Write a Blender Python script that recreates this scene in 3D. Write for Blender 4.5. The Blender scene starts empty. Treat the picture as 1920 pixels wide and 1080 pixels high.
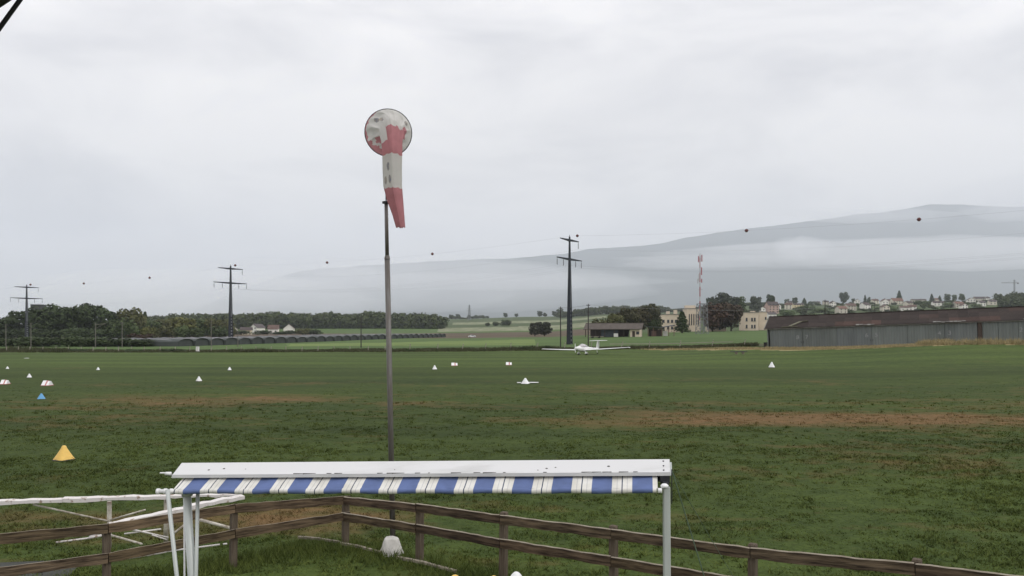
import bpy, math, random
import numpy as np
from mathutils import Vector, Matrix

C = bpy.context.scene.collection
SC = bpy.context.scene
rnd = random.Random(7)
nrg = np.random.default_rng(11)
F, HX, HY, CAMZ = 1500.0, 960.0, 622.0, 4.1      # focal length and horizon in photo pixels, camera height

# ------------------------------------------------------------------ camera, world, sun, exposure
cam_d = bpy.data.cameras.new('camera')
cam_d.sensor_width = 36.0
cam_d.lens = 36.0 * F / 1920.0
cam_d.shift_y = (HY - 540.0) / 1920.0
cam_d.clip_start, cam_d.clip_end = 0.1, 80000
cam = bpy.data.objects.new('camera', cam_d)
cam.location = (0, 0, CAMZ)
cam.rotation_euler = (math.radians(90), 0, 0)
C.objects.link(cam)
SC.camera = cam

world = bpy.data.worlds.new("World")
SC.world = world
world.use_nodes = True
wt = world.node_tree
for n in list(wt.nodes): wt.nodes.remove(n)
def wn(t, **k):
    n = wt.nodes.new(t)
    for a, b in k.items(): setattr(n, a, b)
    return n
SUN_EL, SUN_AZ = math.radians(42), math.radians(112)
sky = wn('ShaderNodeTexSky', sky_type='NISHITA', sun_disc=False)
sky.sun_elevation, sky.sun_rotation = SUN_EL, SUN_AZ
tc = wn('ShaderNodeTexCoord')
sep = wn('ShaderNodeSeparateXYZ'); wt.links.new(tc.outputs['Generated'], sep.inputs[0])
# overcast: zenith brighter than the horizon
grad = wn('ShaderNodeValToRGB')
wt.links.new(sep.outputs['Z'], grad.inputs[0])
e = grad.color_ramp.elements
e[0].position = 0.0; e[0].color = (0.935, 0.90, 0.885, 1)
e[1].position = 1.0; e[1].color = (1.70, 1.68, 1.70, 1)
m1 = e.new(0.20); m1.color = (1.045, 1.01, 0.99, 1)
m2 = e.new(0.42); m2.color = (1.17, 1.14, 1.135, 1)
mp = wn('ShaderNodeMapping'); mp.inputs['Scale'].default_value = (1.0, 1.0, 2.6)
wt.links.new(tc.outputs['Generated'], mp.inputs[0])
nz = wn('ShaderNodeTexNoise'); nz.inputs['Scale'].default_value = 3.7; nz.inputs['Detail'].default_value = 5; nz.inputs['Roughness'].default_value = 0.52
nz.inputs['Distortion'].default_value = 0.5
wt.links.new(mp.outputs[0], nz.inputs['Vector'])
rp = wn('ShaderNodeValToRGB'); wt.links.new(nz.outputs['Fac'], rp.inputs[0])
rp.color_ramp.elements[0].position = 0.30; rp.color_ramp.elements[0].color = (0.74, 0.75, 0.78, 1)
rp.color_ramp.elements[1].position = 0.60; rp.color_ramp.elements[1].color = (1.06, 1.06, 1.06, 1)
mul = wn('ShaderNodeMixRGB', blend_type='MULTIPLY'); mul.inputs[0].default_value = 1
wt.links.new(grad.outputs[0], mul.inputs[1]); wt.links.new(rp.outputs[0], mul.inputs[2])
bg1 = wn('ShaderNodeBackground'); bg1.inputs[1].default_value = 0.06; wt.links.new(sky.outputs[0], bg1.inputs[0])
bg2 = wn('ShaderNodeBackground'); bg2.inputs[1].default_value = 1.0; wt.links.new(mul.outputs[0], bg2.inputs[0])
mxs = wn('ShaderNodeMixShader'); mxs.inputs[0].default_value = 0.94
wt.links.new(bg1.outputs[0], mxs.inputs[1]); wt.links.new(bg2.outputs[0], mxs.inputs[2])
wo = wn('ShaderNodeOutputWorld'); wt.links.new(mxs.outputs[0], wo.inputs[0])

sun_d = bpy.data.lights.new('sun', 'SUN')
sun_d.energy, sun_d.angle, sun_d.color = 1.15, math.radians(28), (1.0, 0.965, 0.92)
sun = bpy.data.objects.new('sun', sun_d); C.objects.link(sun)
sun.rotation_euler = (math.radians(90) - SUN_EL, 0, math.radians(180) - SUN_AZ)

SC.view_settings.view_transform = 'Standard'
SC.view_settings.look = 'None'
SC.view_settings.exposure = 0.0
SC.view_settings.gamma = 1.0
SC.view_settings.use_curve_mapping = False
SC.render.engine = 'CYCLES'
SC.cycles.use_denoising = True
SC.cycles.max_bounces = 6
SC.cycles.volume_bounces = 6
SC.cycles.transparent_max_bounces = 8

# ------------------------------------------------------------------ helpers
def tag(o, label=None, cat=None, group=None, kind=None):
    if label: o['label'] = label
    if cat: o['category'] = cat
    if group: o['group'] = group
    if kind: o['kind'] = kind
    return o

def empty(name, loc, rz=0, label=None, cat=None, group=None):
    o = bpy.data.objects.new(name, None); C.objects.link(o)
    o.location = loc; o.rotation_euler = (0, 0, rz); o.empty_display_size = 0.3
    return tag(o, label, cat, group)

class MB:
    """collects shapes into one mesh"""
    def __init__(s): s.v, s.f, s.m = [], [], []
    def add(s, vs, fs, mi=0):
        b = len(s.v); s.v += [tuple(v) for v in vs]
        s.f += [tuple(b + i for i in f) for f in fs]; s.m += [mi] * len(fs); return s
    def box(s, c, d, rot=None, mi=0):
        x, y, z = d[0] / 2, d[1] / 2, d[2] / 2
        vs = [Vector(p) for p in ((-x,-y,-z),(x,-y,-z),(x,y,-z),(-x,y,-z),(-x,-y,z),(x,-y,z),(x,y,z),(-x,y,z))]
        if rot is not None: vs = [rot @ v for v in vs]
        return s.add([v + Vector(c) for v in vs], [(0,3,2,1),(4,5,6,7),(0,1,5,4),(1,2,6,5),(2,3,7,6),(3,0,4,7)], mi)
    def cbox(s, c, d, b=0.01, rot=None, mi=0):
        """box with its four long (local x) edges chamfered"""
        x, y, z = d[0] / 2, d[1] / 2, d[2] / 2
        prof = [(-y+b,-z),(y-b,-z),(y,-z+b),(y,z-b),(y-b,z),(-y+b,z),(-y,z-b),(-y,-z+b)]
        vs = [Vector((sx, p, q)) for sx in (-x, x) for p, q in prof]
        if rot is not None: vs = [rot @ v for v in vs]
        fs = [(i, (i+1) % 8, 8 + (i+1) % 8, 8 + i) for i in range(8)] + [tuple(range(7, -1, -1)), tuple(range(8, 16))]
        return s.add([v + Vector(c) for v in vs], fs, mi)
    def tube(s, a, b, r0, r1=None, n=10, mi=0, cap=True):
        a, b = Vector(a), Vector(b); r1 = r0 if r1 is None else r1
        d = (b - a).normalized(); u = d.orthogonal().normalized(); w = d.cross(u)
        vs = []
        for p, r in ((a, r0), (b, r1)):
            for i in range(n):
                t = 2 * math.pi * i / n
                vs.append(p + u * math.cos(t) * r + w * math.sin(t) * r)
        fs = [(i, (i+1) % n, n + (i+1) % n, n + i) for i in range(n)]
        if cap: fs += [tuple(range(n-1, -1, -1)), tuple(range(n, 2*n))]
        return s.add(vs, fs, mi)
    def path(s, pts, r, n=6, mi=0):
        for a, b in zip(pts[:-1], pts[1:]): s.tube(a, b, r, n=n, mi=mi)
        return s
    def bar(s, a, b, w, h, mi=0, up=Vector((0,0,1))):
        """rectangular bar from a to b, h measured along up"""
        a, b = Vector(a), Vector(b); d = (b - a); L = d.length; d.normalize()
        side = d.cross(up)
        if side.length < 1e-4: side = Vector((1,0,0))
        side.normalize(); u = side.cross(d).normalized()
        R = Matrix((d, side, u)).transposed()
        return s.cbox((a + b) / 2, (L, w, h), min(w, h) * 0.12, R, mi)
    def lathe(s, prof, n=16, c=(0,0,0), mi=0, jit=None):
        vs = []
        for r, z in prof:
            for i in range(n):
                t = 2 * math.pi * i / n
                k = 1.0 if jit is None else 1 + jit * math.sin(3.1 * t + z * 9) * 0.6 + jit * math.sin(5 * t + 1.3 + z * 23) * 0.6
                vs.append((c[0] + r * k * math.cos(t), c[1] + r * k * math.sin(t), c[2] + z))
        fs = []
        for j in range(len(prof) - 1):
            for i in range(n):
                fs.append((j*n+i, j*n+(i+1) % n, (j+1)*n+(i+1) % n, (j+1)*n+i))
        fs.append(tuple(range((len(prof)-1)*n, len(prof)*n)))
        fs.append(tuple(range(n-1, -1, -1)))
        return s.add(vs, fs, mi)
    def loft(s, secs, mi=0, caps=True):
        n = len(secs[0]); vs = [v for q in secs for v in q]; fs = []
        for j in range(len(secs) - 1):
            for i in range(n):
                fs.append((j*n+i, j*n+(i+1) % n, (j+1)*n+(i+1) % n, (j+1)*n+i))
        if caps: fs += [tuple(range(n-1, -1, -1)), tuple(range((len(secs)-1)*n, len(secs)*n))]
        return s.add(vs, fs, mi)
    def mesh(s, name, mats, smooth=False):
        me = bpy.data.meshes.new(name); me.from_pydata(s.v, [], s.f)
        for m in (mats if isinstance(mats, (list, tuple)) else [mats]): me.materials.append(m)
        me.polygons.foreach_set('material_index', s.m)
        if smooth: me.polygons.foreach_set('use_smooth', [True] * len(s.f))
        me.update(); return me
    def build(s, name, mats, parent=None, smooth=False):
        return link(name, s.mesh(name, mats, smooth), parent)

def link(name, me, parent=None):
    o = bpy.data.objects.new(name, me); C.objects.link(o)
    if parent is not None: o.parent = parent
    return o

def np_mesh(name, V, Fc, mats, mi=None, k=None):
    """fast mesh from arrays; Fc is (n,k)"""
    k = Fc.shape[1]; me = bpy.data.meshes.new(name)
    me.vertices.add(len(V)); me.vertices.foreach_set('co', np.ascontiguousarray(V, dtype=np.float32).ravel())
    me.loops.add(Fc.size); me.loops.foreach_set('vertex_index', np.ascontiguousarray(Fc, dtype=np.int32).ravel())
    me.polygons.add(len(Fc)); me.polygons.foreach_set('loop_start', np.arange(0, Fc.size, k, dtype=np.int32))
    me.polygons.foreach_set('loop_total', np.full(len(Fc), k, dtype=np.int32))
    for m in (mats if isinstance(mats, (list, tuple)) else [mats]): me.materials.append(m)
    if mi is not None: me.polygons.foreach_set('material_index', mi.astype(np.int32))
    me.update(calc_edges=True); return me

def P(px, py, D):
    """the world point at depth D seen at this place of the photograph"""
    return Vector(((px - HX) / F * D, D, CAMZ - (py - HY) / F * D))

# value noise for numpy
_perm = nrg.random((257, 257))
def vnoise(x, y):
    xi, yi = np.floor(x).astype(int), np.floor(y).astype(int)
    fx, fy = x - xi, y - yi
    fx, fy = fx * fx * (3 - 2 * fx), fy * fy * (3 - 2 * fy)
    a, b = _perm[xi % 257, yi % 257], _perm[(xi + 1) % 257, yi % 257]
    c, d = _perm[xi % 257, (yi + 1) % 257], _perm[(xi + 1) % 257, (yi + 1) % 257]
    return (a * (1 - fx) + b * fx) * (1 - fy) + (c * (1 - fx) + d * fx) * fy
def fbm(x, y, o=4):
    s, a, t = 0, 0.5, 0
    for i in range(o):
        s = s + a * vnoise(x * 2 ** i + 17 * i, y * 2 ** i + 31 * i); t += a; a *= 0.5
    return s / t

# ------------------------------------------------------------------ materials
MATS = {}
def mat(name, col, rough=0.8, noise=0.0, scale=6.0, metal=0.0, spec=0.3, col2=None, stretch=(1,1,1), bump=0.0, bscale=None, coord='Object', detail=6, objcol=False, thr=None):
    """procedural material: a base colour varied by noise between col and col2"""
    m = bpy.data.materials.new(name); m.use_nodes = True; MATS[name] = m
    nt = m.node_tree; b = nt.nodes['Principled BSDF']
    b.inputs['Roughness'].default_value = rough; b.inputs['Metallic'].default_value = metal
    b.inputs['Specular IOR Level'].default_value = spec
    t = nt.nodes.new('ShaderNodeTexCoord'); mpn = nt.nodes.new('ShaderNodeMapping'); mpn.inputs['Scale'].default_value = stretch
    nt.links.new(t.outputs[coord], mpn.inputs[0])
    n = nt.nodes.new('ShaderNodeTexNoise'); n.inputs['Scale'].default_value = scale; n.inputs['Detail'].default_value = detail; n.inputs['Roughness'].default_value = 0.6
    nt.links.new(mpn.outputs[0], n.inputs['Vector'])
    r = nt.nodes.new('ShaderNodeValToRGB'); nt.links.new(n.outputs['Fac'], r.inputs[0])
    lo, hi = thr or (0.3, 0.72)
    r.color_ramp.elements[0].position, r.color_ramp.elements[1].position = lo, hi
    if col2 is None: col2 = tuple(c * (1 - noise) for c in col)
    r.color_ramp.elements[0].color = (*col2, 1); r.color_ramp.elements[1].color = (*col, 1)
    out = r.outputs[0]
    if objcol:
        oi = nt.nodes.new('ShaderNodeObjectInfo'); mm = nt.nodes.new('ShaderNodeMixRGB'); mm.blend_type = 'MULTIPLY'; mm.inputs[0].default_value = 1
        nt.links.new(out, mm.inputs[1]); nt.links.new(oi.outputs['Color'], mm.inputs[2]); out = mm.outputs[0]
    nt.links.new(out, b.inputs['Base Color'])
    if bump:
        n2 = nt.nodes.new('ShaderNodeTexNoise'); n2.inputs['Scale'].default_value = bscale or scale * 3; n2.inputs['Detail'].default_value = 5
        nt.links.new(mpn.outputs[0], n2.inputs['Vector'])
        bp = nt.nodes.new('ShaderNodeBump'); bp.inputs['Strength'].default_value = bump; bp.inputs['Distance'].default_value = 0.02
        nt.links.new(n2.outputs['Fac'], bp.inputs['Height']); nt.links.new(bp.outputs[0], b.inputs['Normal'])
    return m

def grass_mat(name, green, green2, dry, dry2, bumpy=True):
    """grass whose dry patches follow the mesh's 'dry' attribute, broken up by noise"""
    m = bpy.data.materials.new(name); m.use_nodes = True; MATS[name] = m
    nt = m.node_tree; L = nt.links; b = nt.nodes['Principled BSDF']
    b.inputs['Roughness'].default_value = 0.95; b.inputs['Specular IOR Level'].default_value = 0.1
    g = nt.nodes.new('ShaderNodeNewGeometry')
    def noise(sc, det=5, st=(1,1,1)):
        mpn = nt.nodes.new('ShaderNodeMapping'); mpn.inputs['Scale'].default_value = st
        L.new(g.outputs['Position'], mpn.inputs[0])
        n = nt.nodes.new('ShaderNodeTexNoise'); n.inputs['Scale'].default_value = sc; n.inputs['Detail'].default_value = det; n.inputs['Roughness'].default_value = 0.65
        L.new(mpn.outputs[0], n.inputs['Vector']); return n.outputs['Fac']
    def ramp(src, p0, p1, c0, c1):
        r = nt.nodes.new('ShaderNodeValToRGB'); L.new(src, r.inputs[0])
        r.color_ramp.elements[0].position, r.color_ramp.elements[1].position = p0, p1
        r.color_ramp.elements[0].color, r.color_ramp.elements[1].color = (*c0, 1), (*c1, 1); return r.outputs[0]
    def mix(f, a, c, t='MIX'):
        x = nt.nodes.new('ShaderNodeMixRGB'); x.blend_type = t
        if isinstance(f, float): x.inputs[0].default_value = f
        else: L.new(f, x.inputs[0])
        L.new(a, x.inputs[1]); L.new(c, x.inputs[2]); return x.outputs[0]
    big = noise(0.13, 7, (0.22, 1, 1)); mid = noise(1.3, 6); fine = noise(9, 4)
    gcol = ramp(mid, 0.32, 0.68, green2, green)
    bcol = ramp(big, 0.35, 0.65, (0.72, 0.74, 0.76), (1.16, 1.12, 1.0))
    gcol = mix(1.0, gcol, bcol, 'MULTIPLY')
    gcol = mix(1.0, gcol, ramp(fine, 0.30, 0.62, (0.62, 0.64, 0.62), (1.15, 1.15, 1.12)), 'MULTIPLY')
    tn = nt.nodes.new('ShaderNodeAttribute'); tn.attribute_name = 'tone'
    gcol = mix(1.0, gcol, tn.outputs['Color'], 'MULTIPLY')
    dcol = ramp(noise(2.3, 6), 0.3, 0.7, dry2, dry)
    at = nt.nodes.new('ShaderNodeAttribute'); at.attribute_name = 'dry'
    ad = nt.nodes.new('ShaderNodeMath'); ad.operation = 'ADD'
    nm = nt.nodes.new('ShaderNodeMath'); nm.operation = 'MULTIPLY_ADD'; L.new(noise(1.1, 8, (0.6, 1, 1)), nm.inputs[0]); nm.inputs[1].default_value = 1.5; nm.inputs[2].default_value = -0.75
    L.new(at.outputs['Fac'], ad.inputs[0]); L.new(nm.outputs[0], ad.inputs[1])
    fr = ramp(ad.outputs[0], 0.28, 0.95, (0, 0, 0), (1, 1, 1))
    L.new(mix(fr, gcol, dcol), b.inputs['Base Color'])
    if bumpy:
        bp = nt.nodes.new('ShaderNodeBump'); bp.inputs['Strength'].default_value = 0.7; bp.inputs['Distance'].default_value = 0.07
        L.new(noise(3.5, 7), bp.inputs['Height']); L.new(bp.outputs[0], b.inputs['Normal'])
    return m

G1, G2 = (0.068, 0.097, 0.025), (0.042, 0.064, 0.017)
DRY1, DRY2 = (0.175, 0.102, 0.046), (0.095, 0.066, 0.028)
M_grass = grass_mat('airfield_grass', G1, G2, DRY1, DRY2)
M_blade = grass_mat('grass_blades', (0.108, 0.136, 0.038), (0.062, 0.086, 0.024), (0.21, 0.135, 0.062), (0.12, 0.09, 0.042), False)
M_soil = mat('ploughed_soil', (0.115, 0.085, 0.06), 0.95, col2=(0.075, 0.06, 0.04), scale=0.03, stretch=(0.3, 1, 1), spec=0.1)
M_lush = mat('bright_crop', (0.15, 0.20, 0.065), 0.95, col2=(0.105, 0.15, 0.045), scale=0.05, stretch=(0.4, 1, 1), spec=0.1)
M_past = mat('pasture', (0.085, 0.13, 0.04), 0.95, col2=(0.06, 0.095, 0.03), scale=0.03, spec=0.1)
M_vine = mat('vineyard_rows', (0.25, 0.255, 0.17), 0.95, col2=(0.12, 0.14, 0.07), scale=0.12, stretch=(1, 0.12, 1), spec=0.1)
M_hill = mat('hill_meadow', (0.075, 0.10, 0.04), 0.95, col2=(0.05, 0.07, 0.03), scale=0.02, spec=0.1)
M_verge = mat('dry_verge', (0.42, 0.34, 0.19), 0.95, col2=(0.20, 0.175, 0.085), scale=0.9, stretch=(0.5, 1, 1), spec=0.1)
M_rough = mat('rough_verge', (0.085, 0.088, 0.045), 0.95, col2=(0.04, 0.045, 0.022), scale=0.5, stretch=(0.4, 1, 1), spec=0.1)
M_leaf = mat('foliage', (1.0, 1.0, 1.0), 0.85, col2=(0.55, 0.56, 0.50), scale=5.0, spec=0.15, objcol=True, detail=3)
M_wood_leaf = mat('forest_foliage', (0.090, 0.108, 0.044), 0.9, col2=(0.034, 0.048, 0.022), scale=0.055, spec=0.1, coord='Object', detail=4)
M_bark = mat('bark', (0.085, 0.068, 0.05), 0.9, noise=0.5, scale=4, spec=0.1)
M_white = mat('white_paint', (0.80, 0.80, 0.80), 0.45, noise=0.10, scale=2.2)
M_hood = mat('weathered_white_sheet', (0.60, 0.60, 0.60), 0.5, col2=(0.44, 0.44, 0.43), scale=1.4, stretch=(0.4, 3, 3), thr=(0.25, 0.5))
M_alu = mat('grey_aluminium', (0.52, 0.55, 0.53), 0.42, noise=0.14, scale=3, metal=0.25, stretch=(6, 6, 0.6))
M_dark = mat('dark_metal', (0.035, 0.037, 0.042), 0.5, noise=0.3, scale=4)
M_black = mat('black_paint', (0.012, 0.012, 0.016), 0.5, noise=0.2, scale=5)
M_grime = mat('black_grime', (0.06, 0.055, 0.05), 0.9, noise=0.4, scale=20)
M_fence = mat('weathered_fence_wood', (0.200, 0.148, 0.098), 0.85, col2=(0.040, 0.029, 0.020), scale=1.7, thr=(0.36, 0.64), stretch=(1.2, 14, 14), bump=0.5, bscale=5, spec=0.15, objcol=True)
M_fpost = mat('fence_post_wood', (0.14, 0.115, 0.085), 0.9, col2=(0.065, 0.048, 0.036), scale=3.0, stretch=(10, 10, 1), bump=0.4, spec=0.15)
M_lath = mat('old_lath', (0.34, 0.30, 0.24), 0.9, col2=(0.16, 0.14, 0.11), scale=9, spec=0.1)
M_flake = mat('flaking_white_paint', (0.64, 0.61, 0.59), 0.7, col2=(0.28, 0.21, 0.16), scale=8, stretch=(1, 1, 1), thr=(0.36, 0.44), spec=0.2)
M_rustw = mat('rusty_white_tube', (0.60, 0.57, 0.50), 0.6, col2=(0.24, 0.19, 0.14), scale=7, thr=(0.34, 0.6), spec=0.2)
M_tarp = mat('white_tarp', (0.62, 0.60, 0.56), 0.7, noise=0.25, scale=6, bump=0.5, bscale=9)
M_pole = mat('galvanised_pole', (0.16, 0.155, 0.15), 0.5, col2=(0.10, 0.085, 0.07), scale=4, stretch=(6, 6, 0.7), metal=0.3)
M_red = mat('windsock_red', (0.58, 0.27, 0.29), 0.8, noise=0.22, scale=4, spec=0.1)
M_wht = mat('windsock_white', (0.70, 0.69, 0.66), 0.8, noise=0.12, scale=4, spec=0.1)
M_print = mat('faded_print', (0.52, 0.46, 0.36), 0.8, col2=(0.22, 0.24, 0.30), scale=9, spec=0.1)
M_cyel = mat('yellow_cone', (0.76, 0.50, 0.13), 0.55, noise=0.12, scale=5)
M_cblu = mat('blue_cone', (0.13, 0.34, 0.58), 0.55, noise=0.12, scale=5)
M_cred = mat('red_marker', (0.50, 0.19, 0.18), 0.55, noise=0.15, scale=5)
M_conc = mat('mast_concrete', (0.20, 0.21, 0.22), 0.8, noise=0.2, scale=0.8)
M_steel = mat('mast_dark_steel', (0.022, 0.026, 0.036), 0.6, noise=0.3, scale=0.8)
M_ball = mat('marker_ball_red', (0.12, 0.03, 0.028), 0.5, noise=0.3, scale=3)
M_wire = mat('wire', (0.05, 0.05, 0.055), 0.6, noise=0.2, scale=1)
M_ins = mat('insulator', (0.06, 0.06, 0.07), 0.4, noise=0.2, scale=3)
M_upole = mat('pole_wood', (0.055, 0.050, 0.045), 0.9, noise=0.35, scale=1.4)
M_gpole = mat('grey_pole', (0.17, 0.16, 0.14), 0.9, noise=0.3, scale=2)
M_fstk = mat('fence_stake', (0.32, 0.29, 0.24), 0.9, noise=0.35, scale=3)
M_door = mat('hangar_sheet', (0.180, 0.200, 0.194), 0.6, col2=(0.130, 0.144, 0.140), scale=0.6, stretch=(1.2, 1, 0.2), spec=0.25, objcol=True)
M_num = mat('faded_numeral', (0.40, 0.40, 0.40), 0.8, col2=(0.19, 0.21, 0.21), scale=3.0, spec=0.1, thr=(0.35, 0.6))
M_hroof = mat('hangar_roof', (0.060, 0.047, 0.040), 0.85, col2=(0.035, 0.027, 0.025), scale=0.7, stretch=(1, 1, 1), spec=0.15, objcol=True)
M_gutter = mat('hangar_gutter', (0.24, 0.235, 0.215), 0.8, noise=0.35, scale=1.2)
M_brown = mat('brown_boards', (0.075, 0.055, 0.045), 0.9, noise=0.35, scale=3, stretch=(4, 4, 0.5))
M_moss = mat('lichen_strip', (0.17, 0.165, 0.115), 0.95, noise=0.35, scale=2)
M_cream = mat('cream_render', (0.66, 0.56, 0.44), 0.9, noise=0.14, scale=0.4)
M_pale = mat('white_render', (0.72, 0.70, 0.66), 0.9, noise=0.12, scale=0.4, objcol=True)
M_rtile = mat('roof_tiles', (0.125, 0.092, 0.080), 0.9, noise=0.35, scale=0.5, objcol=True)
M_glass = mat('window_glass', (0.035, 0.04, 0.05), 0.15, noise=0.3, scale=0.5, spec=0.5)
M_barnr = mat('barn_roof_tiles', (0.105, 0.088, 0.076), 0.9, noise=0.35, scale=0.8)
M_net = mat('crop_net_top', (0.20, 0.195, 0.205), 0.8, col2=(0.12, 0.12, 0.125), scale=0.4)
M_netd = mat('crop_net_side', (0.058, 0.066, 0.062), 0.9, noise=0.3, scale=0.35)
M_asph = mat('grey_path', (0.060, 0.062, 0.054), 0.9, noise=0.3, scale=3, bump=0.4, bscale=40)
M_mtn = mat('mountain_forest', (0.050, 0.062, 0.050), 0.95, col2=(0.030, 0.040, 0.036), scale=0.0012, spec=0.0, coord='Object')
M_rw_r = mat('mast_red', (0.38, 0.13, 0.15), 0.6, noise=0.15, scale=1)
M_rw_w = mat('mast_white', (0.50, 0.49, 0.51), 0.6, noise=0.15, scale=1)
M_lat = mat('lattice_grey', (0.20, 0.21, 0.22), 0.6, noise=0.2, scale=1)
M_tyre = mat('tyre', (0.02, 0.02, 0.02), 0.9, noise=0.3, scale=8)
M_canopy = mat('tinted_canopy', (0.42, 0.40, 0.41), 0.15, noise=0.12, scale=2, spec=0.6)
M_redwall = mat('brick_red_wall', (0.17, 0.105, 0.085), 0.9, noise=0.3, scale=1)

# striped awning cloth: flat print along the local x axis
def stripe_mat():
    m = bpy.data.materials.new('striped_cloth'); m.use_nodes = True
    nt = m.node_tree; L = nt.links; b = nt.nodes['Principled BSDF']
    b.inputs['Roughness'].default_value = 0.85; b.inputs['Specular IOR Level'].default_value = 0.1
    at = nt.nodes.new('ShaderNodeAttribute'); at.attribute_name = 'along'
    md = nt.nodes.new('ShaderNodeMath'); md.operation = 'FRACT'; L.new(at.outputs['Fac'], md.inputs[0])
    r = nt.nodes.new('ShaderNodeValToRGB'); r.color_ramp.interpolation = 'CONSTANT'; L.new(md.outputs[0], r.inputs[0])
    W, B, K, GR = (0.66, 0.65, 0.61, 1), (0.118, 0.160, 0.315, 1), (0.05, 0.065, 0.11, 1), (0.50, 0.50, 0.50, 1)
    stops = [(0.0, W), (0.115, GR), (0.135, W), (0.235, K), (0.265, W), (0.365, GR), (0.385, W), (0.50, B)]
    el = r.color_ramp.elements; el[0].position, el[0].color = stops[0]; el[1].position, el[1].color = stops[-1]
    for p, c in stops[1:-1]: x = el.new(p); x.color = c
    n = nt.nodes.new('ShaderNodeTexNoise'); n.inputs['Scale'].default_value = 7; n.inputs['Detail'].default_value = 5
    t = nt.nodes.new('ShaderNodeTexCoord'); L.new(t.outputs['Object'], n.inputs['Vector'])
    r2 = nt.nodes.new('ShaderNodeValToRGB'); L.new(n.outputs['Fac'], r2.inputs[0])
    r2.color_ramp.elements[0].position, r2.color_ramp.elements[1].position = 0.3, 0.6
    r2.color_ramp.elements[0].color, r2.color_ramp.elements[1].color = (0.84, 0.83, 0.8, 1), (1, 1, 1, 1)
    mm = nt.nodes.new('ShaderNodeMixRGB'); mm.blend_type = 'MULTIPLY'; mm.inputs[0].default_value = 1
    L.new(r.outputs[0], mm.inputs[1]); L.new(r2.outputs[0], mm.inputs[2]); L.new(mm.outputs[0], b.inputs['Base Color'])
    return m
M_stripe = stripe_mat()
M_hem = mat('navy_hem', (0.045, 0.065, 0.18), 0.7, noise=0.25, scale=6)

# ------------------------------------------------------------------ terrain
TPX = np.array([-700, 0, 400, 700, 850, 1000, 1200, 1440, 1920, 2700], float)
TD = np.array([90, 100, 115, 130, 150, 165, 220, 300, 450, 700, 900, 1300, 1800, 2500, 5000, 18000], float)
TZ = np.array([
 [0, 0, 0, 0, 0, 0, 0, 0.0, 0.35, 0.6],
 [0, 0, 0, 0, 0, 0, 0, 0.05, 0.8, 1.1],
 [0, 0, 0, 0, 0, 0, .03, .25, 1.55, 1.9],
 [0, 0, 0, 0, 0, .05, .15, .62, 2.35, 2.8],
 [0, 0, 0, 0, .05, .18, .45, 1.1, 2.7, 3.1],
 [0, 0, 0, .10, .22, .42, .75, 1.3, 2.8, 3.2],
 [0, 0, 0, .15, .30, .45, 1.2, 2.0, 3.2, 3.6],
 [0, 0, .1, .3, .8, 1.2, 2.3, 2.9, 4.0, 4.5],
 [0, .3, .6, 1.1, .9, 1.5, 4.1, 5.3, 6.0, 7.0],
 [2, 2, 2.7, 2.9, 3.6, 4.4, 10.6, 13., 14., 16.],
 [5, 5, 6.5, 7.1, 6.6, 8.5, 17., 23., 24., 26.],
 [9, 9, 14, 16, 18., 21., 32., 46., 52.6, 56],
 [12, 12, 18, 27, 33., 38., 47., 64., 73., 78],
 [8, 8, 10, 16, 20., 25., 30., 45., 52., 55],
 [0] * 10, [0] * 10], float)
LTD = np.log(TD)
def terr(X, Y):
    X, Y = np.asarray(X, float), np.asarray(Y, float)
    Yc = np.clip(Y, 90, 18000); px = np.clip(HX + F * X / Yc, -700, 2700)
    i = np.clip(np.searchsorted(TPX, px) - 1, 0, len(TPX) - 2); u = (px - TPX[i]) / (TPX[i+1] - TPX[i])
    l = np.log(Yc); j = np.clip(np.searchsorted(LTD, l) - 1, 0, len(TD) - 2); w = (l - LTD[j]) / (LTD[j+1] - LTD[j])
    u = u * u * (3 - 2 * u)
    z = (TZ[j, i] * (1 - u) + TZ[j, i+1] * u) * (1 - w) + (TZ[j+1, i] * (1 - u) + TZ[j+1, i+1] * u) * w
    bump = (fbm(X * 0.35 + 50, Y * 0.35 + 50, 3) - 0.5) * 0.10 * np.clip((120 - Y) / 60, 0, 1)
    return z + bump
def gz(x, y): return float(terr(np.array([x]), np.array([y]))[0])
def G(px, D, sink=0.0):
    x = (px - HX) / F * D
    return Vector((x, D, gz(x, D) - sink))
def gy(px, D):
    return HY + (CAMZ - G(px, D).z) / D * F
def solveD(px, py, lo, hi):
    Ds = np.linspace(lo, hi, 160); ys = HY + (CAMZ - terr((px - HX) / F * Ds, Ds)) / Ds * F
    return float(Ds[np.argmin(np.abs(ys - py))])

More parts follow.
